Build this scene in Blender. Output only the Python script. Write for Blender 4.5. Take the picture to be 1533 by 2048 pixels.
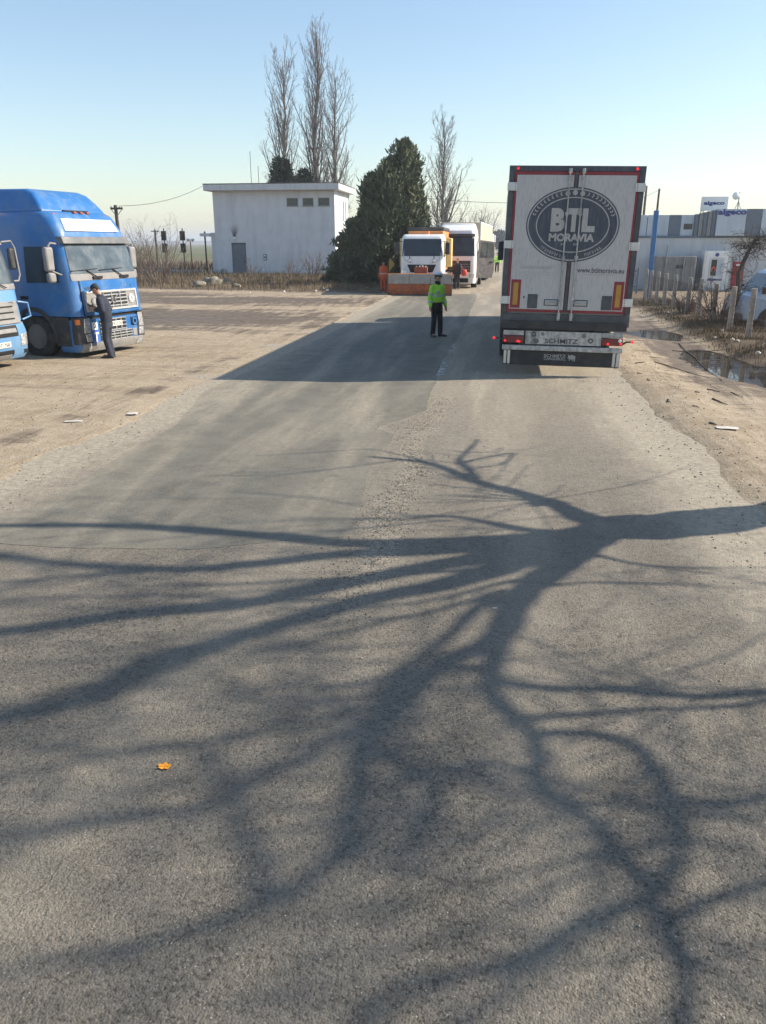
import bpy, bmesh, math, random
import numpy as np
from mathutils import Vector, Matrix, noise, Euler
R = math.radians
rng = random.Random(7)
nrg = np.random.default_rng(7)
for o in list(bpy.data.objects): bpy.data.objects.remove(o)
sc = bpy.context.scene
COL = sc.collection
# ------------------------------------------------------------------ camera
F, CX, CY, HOR, CAMH = 1580., 766.5, 1024., 486., 2.6       # photograph pixels
TH = math.atan((CY - HOR) / F)
YAW = math.atan((1005. - CX) / (F * math.cos(TH) + (CY - HOR) * math.sin(TH)))
cam = bpy.data.cameras.new('camera'); camo = bpy.data.objects.new('camera', cam); COL.objects.link(camo)
cam.sensor_fit = 'VERTICAL'; cam.sensor_height = 24; cam.lens = F / 2048 * 24; cam.clip_end = 20000
camo.location = (0, 0, CAMH); camo.rotation_euler = (math.pi / 2 - TH, 0, YAW)
sc.camera = camo
# ------------------------------------------------------------------ light
SUN_EL, SUN_AZ = R(33.9), R(75.4)                            # azimuth from +Y towards +X
SD = Vector((math.cos(SUN_EL) * math.sin(SUN_AZ), math.cos(SUN_EL) * math.cos(SUN_AZ), math.sin(SUN_EL)))
w = bpy.data.worlds.new('World'); sc.world = w; w.use_nodes = True
nt = w.node_tree; nt.nodes.clear()
sky = nt.nodes.new('ShaderNodeTexSky'); sky.sky_type = 'NISHITA'; sky.sun_disc = False
sky.sun_elevation = SUN_EL; sky.sun_rotation = SUN_AZ; sky.altitude = 0; sky.air_density = 1.15; sky.dust_density = 0.55; sky.ozone_density = 1.9
bgn = nt.nodes.new('ShaderNodeBackground'); bgn.inputs[1].default_value = 0.117
out = nt.nodes.new('ShaderNodeOutputWorld')
nt.links.new(sky.outputs[0], bgn.inputs[0]); nt.links.new(bgn.outputs[0], out.inputs[0])
sl = bpy.data.lights.new('sun', 'SUN'); sl.energy = 5.0; sl.angle = R(0.55); sl.color = (1, .90, .765)
so = bpy.data.objects.new('sun', sl); COL.objects.link(so); so.rotation_euler = SD.to_track_quat('Z', 'Y').to_euler()
so.location = (20, 10, 40)
vs = sc.view_settings; vs.view_transform = 'Standard'; vs.look = 'None'; vs.gamma = 1; vs.use_curve_mapping = False; vs.exposure = 0.68
sc.render.engine = 'CYCLES'
cy = sc.cycles; cy.max_bounces = 6; cy.diffuse_bounces = 3; cy.glossy_bounces = 3; cy.transmission_bounces = 4; cy.transparent_max_bounces = 6; cy.volume_bounces = 0; cy.caustics_reflective = False; cy.caustics_refractive = False

# ------------------------------------------------------------------ pixel -> place
def ray(u, v):
    x, y, z = u - CX, F, CY - v
    y, z = y * math.cos(TH) + z * math.sin(TH), -y * math.sin(TH) + z * math.cos(TH)
    c, s = math.cos(YAW), math.sin(YAW)
    return Vector((x * c - y * s, x * s + y * c, z))
def G(u, v, z=0.):
    r = ray(u, v); return Vector((0, 0, CAMH)) + r * ((z - CAMH) / r.z)
def atY(u, v, Y):
    r = ray(u, v); return Vector((0, 0, CAMH)) + r * (Y / r.y)

# ------------------------------------------------------------------ materials
MATS = {}
def nodes(name):
    m = bpy.data.materials.new(name); m.use_nodes = True
    t = m.node_tree; b = t.nodes['Principled BSDF']; MATS[name] = m
    def N(k, **kw):
        n = t.nodes.new('ShaderNode' + k)
        for a, v in kw.items():
            if a.startswith('i_'):
                key = a[2:]; n.inputs[int(key) if key.isdigit() else key].default_value = v
            else: setattr(n, a, v)
        return n
    L = t.links.new
    return m, t, b, N, L
def c4(c): return (c[0], c[1], c[2], 1)
def mixc(N, L, f, a, b, mode='MIX'):
    n = N('Mix'); n.data_type = 'RGBA'; n.blend_type = mode
    for sock, v in ((n.inputs[0], f), (n.inputs[6], a), (n.inputs[7], b)):
        if hasattr(v, 'is_linked'): L(v, sock)
        elif isinstance(v, (int, float)): sock.default_value = v
        else: sock.default_value = c4(v)
    return n.outputs[2]
def mth(N, L, op, a, b=None, c=None, clamp=False):
    n = N('Math'); n.operation = op; n.use_clamp = clamp
    for i, v in enumerate((a, b, c)):
        if v is None: continue
        if hasattr(v, 'is_linked'): L(v, n.inputs[i])
        else: n.inputs[i].default_value = v
    return n.outputs[0]
def ramp(N, L, f, a, b, smooth=True):
    n = N('MapRange'); n.interpolation_type = 'SMOOTHSTEP' if smooth else 'LINEAR'
    n.inputs[1].default_value = a; n.inputs[2].default_value = b; L(f, n.inputs[0]); return n.outputs[0]
def nz(N, L, vec, scale, detail=3, rough=.55, dist=0):
    n = N('TexNoise'); n.inputs['Scale'].default_value = scale; n.inputs['Detail'].default_value = detail
    n.inputs['Roughness'].default_value = rough; n.inputs['Distortion'].default_value = dist
    L(vec, n.inputs['Vector']); return n.outputs['Fac']
def stretch(N, L, vec, s):
    n = N('Mapping'); n.inputs['Scale'].default_value = s; L(vec, n.inputs[0]); return n.outputs[0]
def pm(name, col, rough=.5, metal=0, var=.15, scale=6, bump=0, bscale=60, dirt=None, damt=.3, dscale=3, streak=0, emit=0, coat=0, trans=0, spec=.5):
    if name in MATS: return MATS[name]
    m, t, b, N, L = nodes(name)
    tc = N('TexCoord').outputs['Object']
    n1 = nz(N, L, tc, scale, 4)
    lo = tuple(x * (1 - var) for x in col); hi = tuple(min(1, x * (1 + var)) for x in col)
    c = mixc(N, L, ramp(N, L, n1, .3, .7), lo, hi)
    if dirt:
        v = stretch(N, L, tc, (1, 1, .18)) if streak else tc
        d = ramp(N, L, nz(N, L, v, dscale, 5, .65), .42, .75)
        c = mixc(N, L, mth(N, L, 'MULTIPLY', d, damt), c, dirt)
        rr = mth(N, L, 'MULTIPLY_ADD', d, .35, rough, clamp=True); L(rr, b.inputs['Roughness'])
    else: b.inputs['Roughness'].default_value = rough
    L(c, b.inputs['Base Color']); b.inputs['Metallic'].default_value = metal
    b.inputs['Specular IOR Level'].default_value = spec
    if coat: b.inputs['Coat Weight'].default_value = coat; b.inputs['Coat Roughness'].default_value = .12
    if trans: b.inputs['Transmission Weight'].default_value = trans
    if emit: L(c, b.inputs['Emission Color']); b.inputs['Emission Strength'].default_value = emit
    if bump:
        bn = N('Bump'); bn.inputs['Strength'].default_value = bump; bn.inputs['Distance'].default_value = .02
        L(nz(N, L, tc, bscale, 3), bn.inputs['Height']); L(bn.outputs[0], b.inputs['Normal'])
    return m
DUST = (.30, .25, .19)
K = dict(
    blue=pm('truck_blue', (.025, .145, .39), .36, var=.06, scale=2, dirt=(.17, .24, .32), damt=.5, coat=.35),
    pale_blue=pm('truck_pale_blue', (.12, .27, .47), .38, var=.06, scale=2, dirt=(.24, .29, .34), damt=.5, coat=.3),
    grey_plastic=pm('grey_plastic', (.24, .235, .23), .6, var=.12, dirt=DUST, damt=.4),
    visor=pm('visor_plastic', (.13, .135, .14), .45, var=.12, dirt=DUST, damt=.4),
    dark_plastic=pm('dark_plastic', (.035, .036, .038), .6, var=.2, dirt=DUST, damt=.25),
    black=pm('black_gap', (.008, .008, .009), .7),
    rubber=pm('tyre_rubber', (.022, .022, .023), .85, var=.25, dirt=(.16, .14, .11), damt=.55, bump=.3),
    rim=pm('wheel_rim', (.22, .22, .22), .5, metal=.5, dirt=(.1, .09, .07), damt=.6),
    chrome=pm('chrome', (.75, .75, .74), .22, metal=.9, dirt=DUST, damt=.3),
    silver=pm('silver_paint', (.55, .55, .54), .4, metal=.35, dirt=DUST, damt=.4),
    white=pm('white_paint', (.80, .80, .78), .4, var=.05, dirt=(.5, .46, .4), damt=.35, coat=.3),
    signw=pm('white_sign', (.84, .84, .82), .5, var=.03),
    lampw=pm('headlight', (.72, .73, .72), .14, metal=.55, var=.45, scale=26, coat=1),
    amber=pm('amber', (.75, .18, .02), .25, coat=.6),
    red=pm('red_lens', (.14, .008, .014), .3, coat=.6),
    redlit=pm('lit_red_lamp', (.8, .03, .04), .3, emit=.55),
    redstripe=pm('red_strip', (.24, .022, .036), .5, var=.1, dirt=(.2, .14, .14), damt=.3),
    yellow=pm('yellow_reflector', (.42, .25, .03), .5, var=.1, dirt=(.22, .17, .1), damt=.6),
    trailer_grey=pm('trailer_frame', (.055, .065, .075), .55, var=.2, dirt=(.2, .19, .17), damt=.3),
    trailer_white=pm('trailer_white', (.47, .47, .475), .5, var=.06, scale=90, dirt=(.22, .20, .19), damt=.4, dscale=34, streak=1),
    logo=pm('logo_print', (.045, .058, .085), .55, var=.1, dirt=(.22, .21, .2), damt=.35, dscale=20, streak=1),
    logolight=pm('logo_light', (.42, .415, .41), .55, var=.05, dirt=(.2, .19, .18), damt=.5, dscale=26, streak=1),
    print=pm('dark_print', (.07, .07, .075), .6),
    palep=pm('pale_print', (.34, .34, .34), .6),
    galv=pm('galvanised', (.42, .43, .43), .45, metal=.4, var=.25, scale=14, dirt=(.13, .12, .11), damt=.6, dscale=10, streak=1),
    alu=pm('aluminium', (.6, .61, .62), .38, metal=.6, var=.1, dirt=DUST, damt=.3),
    flap=pm('mud_flap', (.03, .031, .034), .7, var=.2, dirt=(.11, .10, .09), damt=.5),
    chassis=pm('chassis', (.02, .02, .021), .7, var=.3, dirt=(.1, .09, .07), damt=.5),
    orange=pm('plough_orange', (.40, .105, .03), .6, var=.25, dirt=(.20, .13, .10), damt=.75, dscale=5, streak=1),
    orange2=pm('hopper_orange', (.68, .26, .08), .55, var=.1, dirt=(.45, .33, .2), damt=.4),
    rubberflap=pm('plough_rubber', (.36, .33, .29), .75, var=.2, dirt=(.2, .17, .14), damt=.5),
    cutter=pm('cutting_edge', (.14, .12, .11), .6, metal=.4, var=.3, dirt=(.3, .2, .14), damt=.5),
    brown=pm('brown_panel', (.30, .075, .04), .55, var=.2),
    hopper=pm('hopper_yellow', (.66, .46, .17), .6, var=.1, dirt=(.4, .3, .15), damt=.4),
    beige=pm('beige_tarp', (.50, .43, .33), .6, var=.06, dirt=(.4, .36, .3), damt=.35, streak=1),
    doorgrey=pm('dusty_door', (.20, .18, .17), .5, var=.2, dirt=(.32, .28, .24), damt=.5),
    seat=pm('interior', (.07, .065, .06), .8, var=.3),
    plate=pm('number_plate', (.72, .70, .62), .5, var=.05),
    bluebox=pm('blue_sticker', (.05, .16, .5), .5),
    wall=pm('white_render', (.66, .66, .68), .85, var=.05, scale=1.2, bump=.25, bscale=28, dirt=(.42, .40, .38), damt=.38, dscale=1.6, streak=1),
    fascia=pm('fascia', (.62, .62, .63), .8, var=.05, dirt=(.4, .38, .36), damt=.4, streak=1),
    concrete=pm('concrete', (.36, .33, .29), .9, var=.2, scale=9, bump=.4, bscale=70, dirt=(.2, .17, .13), damt=.5),
    metaldoor=pm('grey_steel_door', (.15, .17, .20), .6, var=.1, dirt=(.25, .23, .2), damt=.3, streak=1),
    roofing=pm('roof_felt', (.10, .10, .10), .9, var=.3),
    soot=pm('soot', (.03, .03, .03), .9),
    glassdark=pm('dark_glass', (.03, .04, .05), .08, var=.3, scale=1.5),
    panelblue=pm('pale_blue_cladding', (.46, .53, .60), .55, var=.05, scale=1, dirt=(.3, .3, .3), damt=.3, streak=1),
    paneldark=pm('slate_blue_cladding', (.13, .165, .21), .5, var=.08),
    contwall=pm('container_wall', (.56, .565, .57), .7, var=.06, scale=1, dirt=(.3, .29, .27), damt=.4, streak=1),
    sheet=pm('sheet_metal', (.26, .27, .27), .6, metal=.2, var=.12, dirt=(.2, .18, .16), damt=.5, streak=1),
    brandblue=pm('letter_blue', (.03, .05, .22), .5),
    reddoor=pm('red_door', (.45, .035, .04), .5, var=.08),
    poleblue=pm('pole_blue', (.03, .15, .36), .45, var=.1, dirt=DUST, damt=.3),
    wood=pm('weathered_wood', (.075, .06, .05), .85, var=.3, bump=.4, bscale=40),
    wire=pm('wire', (.05, .05, .05), .6),
    rust=pm('rusty_red', (.30, .07, .04), .7, var=.25),
    bark=pm('bark', (.085, .072, .062), .95, var=.3, scale=12, bump=.5, bscale=40),
    barkgrey=pm('grey_bark', (.14, .125, .115), .95, var=.3, scale=3),
    twig=pm('twig_bark', (.15, .115, .095), .9, var=.35, scale=4),
    vanblue=pm('van_paint', (.30, .42, .58), .35, var=.05, dirt=(.3, .3, .3), damt=.3, coat=.6),
    skin=pm('skin', (.42, .23, .16), .55, var=.08, scale=20),
    navy=pm('navy_cloth', (.022, .028, .045), .85, var=.25, scale=9, bump=.35, bscale=18),
    blackcloth=pm('black_cloth', (.012, .013, .016), .85, var=.25, bump=.35, bscale=18),
    hivis=pm('hi_vis_green', (.34, .74, .05), .65, var=.12, scale=9, bump=.4, bscale=16),
    hivisor=pm('hi_vis_orange', (.55, .085, .02), .65, var=.12, scale=9, bump=.4, bscale=16),
    reflect=pm('reflective_tape', (.45, .47, .5), .4, var=.15),
    shoe=pm('shoe_leather', (.015, .014, .014), .45, var=.2),
    capwhite=pm('white_cap', (.72, .76, .82), .6, var=.05),
    denim=pm('denim', (.030, .036, .052), .85, var=.25, scale=12),
    redbag=pm('red_bag', (.65, .10, .07), .6, var=.15),
    paper=pm('litter_paper', (.55, .52, .47), .8, var=.12, scale=20),
    leaf=pm('orange_leaf', (.75, .30, .015), .6, var=.25, scale=60),
    stone=pm('stone', (.22, .20, .155), .95, var=.3, scale=5, bump=.8, bscale=14),
    paint=None, hair=pm('hair', (.02, .017, .015), .7),
)
def glass_mat():
    m, t, b, N, L = nodes('windscreen')
    b.inputs['Base Color'].default_value = (.10, .13, .14, 1); b.inputs['Roughness'].default_value = .06
    b.inputs['Transmission Weight'].default_value = .55; b.inputs['IOR'].default_value = 1.3
    b.inputs['Coat Weight'].default_value = 1; b.inputs['Coat Roughness'].default_value = .05
    tc = N('TexCoord').outputs['Object']
    L(mixc(N, L, ramp(N, L, nz(N, L, tc, 2.2, 4, .6), .35, .75), (.10, .135, .145), (.32, .36, .36)), b.inputs['Base Color'])
    return m
K['glass'] = glass_mat()
def water_mat():
    m, t, b, N, L = nodes('puddle_water')
    b.inputs['Base Color'].default_value = (.055, .047, .036, 1); b.inputs['Roughness'].default_value = .03
    b.inputs['IOR'].default_value = 1.33; b.inputs['Specular IOR Level'].default_value = .6
    tc = N('TexCoord').outputs['Object']
    bn = N('Bump'); bn.inputs['Strength'].default_value = .05; bn.inputs['Distance'].default_value = .01
    L(nz(N, L, tc, 5, 2), bn.inputs['Height']); L(bn.outputs[0], b.inputs['Normal'])
    return m
K['water'] = water_mat()
def asphalt(name, base, stone, dust, damt, fine=1., crack=.5, seam=False, smooth=False):
    m, t, b, N, L = nodes(name)
    P = N('NewGeometry').outputs['Position']
    sx = N('SeparateXYZ'); L(P, sx.inputs[0]); X, Y = sx.outputs[0], sx.outputs[1]
    big = nz(N, L, P, .35, 4, .6); mid = nz(N, L, P, 2.2, 5, .65, .3); sm = nz(N, L, P, 14, 3, .7)
    fin = nz(N, L, P, 75 * fine, 1, .7); fin2 = nz(N, L, P, 34 * fine, 3, .7)
    vo = N('TexVoronoi', feature='F1'); vo.inputs['Scale'].default_value = 62 * fine; vo.inputs['Randomness'].default_value = 1; L(P, vo.inputs['Vector'])
    vd, vc = vo.outputs['Distance'], vo.outputs['Color']
    sv = N('SeparateXYZ'); L(vc, sv.inputs[0])
    c = mixc(N, L, ramp(N, L, mid, .3, .7), tuple(x * .82 for x in base), tuple(x * 1.14 for x in base))
    c = mixc(N, L, mth(N, L, 'MULTIPLY', ramp(N, L, sv.outputs[0], .35, 1.), .55), c, stone)
    c = mixc(N, L, mth(N, L, 'MULTIPLY', ramp(N, L, nz(N, L, P, .8, 5, .65, .5), .52, .72), .38), c, tuple(x * .55 for x in base))
    c = mixc(N, L, mth(N, L, 'MULTIPLY', ramp(N, L, nz(N, L, P, 3.1, 2, .5), .72, .80), .5), c, tuple(x * .4 for x in base))
    # pits between the stones
    pit = mth(N, L, 'MULTIPLY', ramp(N, L, fin2, .50, .34), .36 if smooth else .78)
    c = mixc(N, L, pit, c, tuple(x * .28 for x in base))
    if not smooth:
        pit2 = mth(N, L, 'MULTIPLY', ramp(N, L, nz(N, L, P, 21, 2, .6), .44, .33), mth(N, L, 'MULTIPLY', ramp(N, L, nz(N, L, P, .55, 2), .42, .62), .6))
        c = mixc(N, L, pit2, c, tuple(x * .3 for x in base))
        for xc in (.35, 2.05, -1.9, -3.9):
            wt = ramp(N, L, mth(N, L, 'ABSOLUTE', mth(N, L, 'ADD', X, mth(N, L, 'MULTIPLY_ADD', big, .5, -xc - .25))), .38, .05)
            c = mixc(N, L, mth(N, L, 'MULTIPLY', wt, .16), c, dust)
    # light chips
    chip = mth(N, L, 'MULTIPLY', ramp(N, L, sv.outputs[1], .975, .985), ramp(N, L, vd, .45, .3))
    c = mixc(N, L, mth(N, L, 'MULTIPLY', chip, .6), c, (.45, .42, .36))
    # dust drifts, drawn out along the road
    st = stretch(N, L, P, (1, .12, 1))
    d1 = ramp(N, L, nz(N, L, st, 1.1, 5, .6, .4), .42, .72)
    d2 = ramp(N, L, sm, .25, .75)
    edge = mth(N, L, 'MAXIMUM', ramp(N, L, mth(N, L, 'ADD', X, mth(N, L, 'MULTIPLY', mid, 1.1)), 1.9, 3.3),
               ramp(N, L, mth(N, L, 'ADD', X, mth(N, L, 'MULTIPLY', mid, -1.1)), -4.6, -6.2))
    far = ramp(N, L, Y, 2, 17)
    dsum = mth(N, L, 'ADD', mth(N, L, 'MULTIPLY', d1, mth(N, L, 'MULTIPLY_ADD', far, .5, damt)), mth(N, L, 'MULTIPLY_ADD', far, .08 if smooth else .60, mth(N, L, 'MULTIPLY', edge, .85)), clamp=True)
    dsum = mth(N, L, 'MULTIPLY', dsum, mth(N, L, 'MULTIPLY_ADD', d2, .6, .4))
    c = mixc(N, L, dsum, c, dust)
    # cracks
    wv = N('VectorMath', operation='ADD'); L(P, wv.inputs[0])
    nd = N('TexNoise'); nd.inputs['Scale'].default_value = 3.; nd.inputs['Detail'].default_value = 4; L(P, nd.inputs['Vector'])
    sc_ = N('VectorMath', operation='SCALE'); sc_.inputs['Scale'].default_value = .35; L(nd.outputs['Color'], sc_.inputs[0]); L(sc_.outputs[0], wv.inputs[1])
    def cracks(scale, wd):
        v = N('TexVoronoi', feature='DISTANCE_TO_EDGE'); v.inputs['Scale'].default_value = scale; L(wv.outputs[0], v.inputs['Vector'])
        return ramp(N, L, v.outputs['Distance'], wd, wd * .2)
    zone = ramp(N, L, big, .56, .66)
    ck = mth(N, L, 'MULTIPLY', mth(N, L, 'MAXIMUM', mth(N, L, 'MULTIPLY', cracks(4.5, .02), zone), mth(N, L, 'MULTIPLY', cracks(.8, .004), mth(N, L, 'MULTIPLY', ramp(N, L, sm, .42, .6), .6))), crack)
    if seam:                                            # broken strip along the middle joint
        s0 = mth(N, L, 'ABSOLUTE', mth(N, L, 'ADD', mth(N, L, 'ADD', X, 1.02), mth(N, L, 'MULTIPLY', mth(N, L, 'SUBTRACT', big, .5), 1.2)))
        sz = mth(N, L, 'MULTIPLY', ramp(N, L, s0, .30, .06), mth(N, L, 'MULTIPLY', ramp(N, L, Y, 4.5, 6.5), ramp(N, L, Y, 16, 12)))
        ck = mth(N, L, 'MAXIMUM', ck, mth(N, L, 'MULTIPLY', mth(N, L, 'MULTIPLY', cracks(15, .07), sz), mth(N, L, 'MULTIPLY', ramp(N, L, sm, .3, .5), 1.)))
        c = mixc(N, L, mth(N, L, 'MULTIPLY', mth(N, L, 'MULTIPLY', sz, .45), ramp(N, L, fin2, .35, .6)), c, tuple(x * 1.1 for x in dust))
    c = mixc(N, L, mth(N, L, 'MULTIPLY', ck, .8), c, tuple(x * .2 for x in base))
    L(c, b.inputs['Base Color'])
    L(mth(N, L, 'MULTIPLY_ADD', fin, .25, .62), b.inputs['Roughness']); b.inputs['Specular IOR Level'].default_value = .2
    h = mth(N, L, 'MULTIPLY', mth(N, L, 'SUBTRACT', 1., vd), .35 if smooth else .8)
    h = mth(N, L, 'ADD', h, mth(N, L, 'MULTIPLY', fin2, .9 if smooth else 2.3))
    h = mth(N, L, 'ADD', h, mth(N, L, 'MULTIPLY', fin, .8))
    h = mth(N, L, 'ADD', h, mth(N, L, 'MULTIPLY', sm, 1.2))
    bn = N('Bump'); bn.inputs['Strength'].default_value = .8 if not smooth else .5; bn.inputs['Distance'].default_value = .0045
    L(h, bn.inputs['Height']); L(bn.outputs[0], b.inputs['Normal'])
    return m
K['asphalt'] = asphalt('old_asphalt', (.142, .127, .104), (.25, .223, .18), (.43, .375, .285), .16, 1.5, 1., True)
K['patch'] = asphalt('new_asphalt', (.145, .137, .113), (.21, .197, .16), (.36, .315, .235), .42, 1.5, .12, False, True)
def dirt_mat():
    m, t, b, N, L = nodes('dirt')
    P = N('NewGeometry').outputs['Position']
    sx = N('SeparateXYZ'); L(P, sx.inputs[0]); X, Y, Z = sx.outputs
    at = N('Attribute'); at.attribute_name = 'wet'; wet = at.outputs['Fac']
    at2 = N('Attribute'); at2.attribute_name = 'veg'; veg = at2.outputs['Fac']
    a = nz(N, L, P, .5, 5, .6, .3); d = nz(N, L, P, 3.5, 6, .65); e = nz(N, L, P, 26, 4, .7); g = nz(N, L, P, 110, 3, .7)
    c = mixc(N, L, ramp(N, L, a, .3, .7), (.30, .235, .155), (.395, .32, .225))
    c = mixc(N, L, ramp(N, L, d, .35, .75), c, (.43, .355, .26))
    tr = nz(N, L, stretch(N, L, P, (2.2, .25, 1)), 1.3, 5, .65, .8)
    c = mixc(N, L, mth(N, L, 'MULTIPLY', ramp(N, L, tr, .55, .72), .45), c, (.20, .155, .105))
    trl = nz(N, L, stretch(N, L, P, (.16, 1.5, 1)), .9, 5, .65, .6)
    lot = ramp(N, L, X, -6, -8)
    c = mixc(N, L, mth(N, L, 'MULTIPLY', mth(N, L, 'MULTIPLY', ramp(N, L, trl, .50, .68), .55), lot), c, (.17, .13, .095))
    c = mixc(N, L, mth(N, L, 'MULTIPLY', ramp(N, L, e, .5, .25), .45), c, (.15, .115, .08))
    c = mixc(N, L, mth(N, L, 'MULTIPLY', ramp(N, L, g, .62, .75), .35), c, (.5, .44, .35))
    mud = mixc(N, L, ramp(N, L, d, .3, .7), (.09, .068, .05), (.16, .125, .09))
    c = mixc(N, L, mth(N, L, 'MULTIPLY', ramp(N, L, mth(N, L, 'ADD', wet, mth(N, L, 'MULTIPLY', mth(N, L, 'ADD', mth(N, L, 'SUBTRACT', tr, .5), mth(N, L, 'SUBTRACT', trl, .5)), 1.5)), .24, .7), .9), c, mud)
    vg = mixc(N, L, ramp(N, L, d, .35, .65), (.12, .088, .06), (.17, .13, .088))
    c = mixc(N, L, ramp(N, L, mth(N, L, 'ADD', veg, mth(N, L, 'MULTIPLY', mth(N, L, 'SUBTRACT', d, .5), .9)), .3, .7), c, vg)
    field = ramp(N, L, Y, 95, 130)
    fc = mixc(N, L, ramp(N, L, nz(N, L, stretch(N, L, P, (.15, 1, 1)), .03, 4), .4, .6), (.10, .115, .045), (.15, .13, .075))
    c = mixc(N, L, field, c, fc)
    L(c, b.inputs['Base Color'])
    L(mth(N, L, 'MULTIPLY_ADD', wet, -.35, .92, clamp=True), b.inputs['Roughness'])
    b.inputs['Specular IOR Level'].default_value = .25
    h = mth(N, L, 'ADD', mth(N, L, 'MULTIPLY', d, 3.), mth(N, L, 'ADD', mth(N, L, 'MULTIPLY', e, 1.6), mth(N, L, 'MULTIPLY', g, .6)))
    h = mth(N, L, 'ADD', h, mth(N, L, 'MULTIPLY', tr, 2.5))
    bn = N('Bump'); bn.inputs['Strength'].default_value = .8; bn.inputs['Distance'].default_value = .016
    L(h, bn.inputs['Height']); L(bn.outputs[0], b.inputs['Normal'])
    return m
K['dirt'] = dirt_mat()
def worn_paint():
    m, t, b, N, L = nodes('worn_road_paint')
    P = N('NewGeometry').outputs['Position']
    b.inputs['Base Color'].default_value = (.55, .53, .47, 1); b.inputs['Roughness'].default_value = .8
    L(ramp(N, L, nz(N, L, P, 9, 5, .7), .40, .60), b.inputs['Alpha'])
    return m
K['paint'] = worn_paint()
def leaf_mat(name, a, bcol, scale=1.3, brown=None):
    m, t, b, N, L = nodes(name)
    P = N('NewGeometry').outputs['Position']
    c = mixc(N, L, ramp(N, L, nz(N, L, P, scale, 4, .7), .35, .65), a, bcol)
    c = mixc(N, L, mth(N, L, 'MULTIPLY', ramp(N, L, nz(N, L, P, scale * 9, 2), .4, .7), .5), c, tuple(x * 1.5 for x in bcol))
    if brown: c = mixc(N, L, mth(N, L, 'MULTIPLY', ramp(N, L, nz(N, L, P, 1.9, 3), .55, .72), .7), c, brown)
    L(c, b.inputs['Base Color']); b.inputs['Roughness'].default_value = .75; b.inputs['Specular IOR Level'].default_value = .2
    return m
K['cypress'] = leaf_mat('cypress_foliage', (.05, .068, .038), (.14, .155, .09), 1.3, (.12, .105, .06))
K['spruce'] = leaf_mat('spruce_foliage', (.02, .028, .018), (.04, .05, .03))
K['drygrass'] = leaf_mat('dry_grass', (.17, .125, .07), (.27, .21, .125), 2)
K['weed'] = leaf_mat('weeds', (.085, .066, .042), (.15, .115, .075), 2)
K['greenweed'] = leaf_mat('green_weeds', (.07, .07, .035), (.12, .105, .055), 2)
K['grove'] = leaf_mat('far_grove', (.05, .05, .045), (.09, .08, .07), .2)

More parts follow.
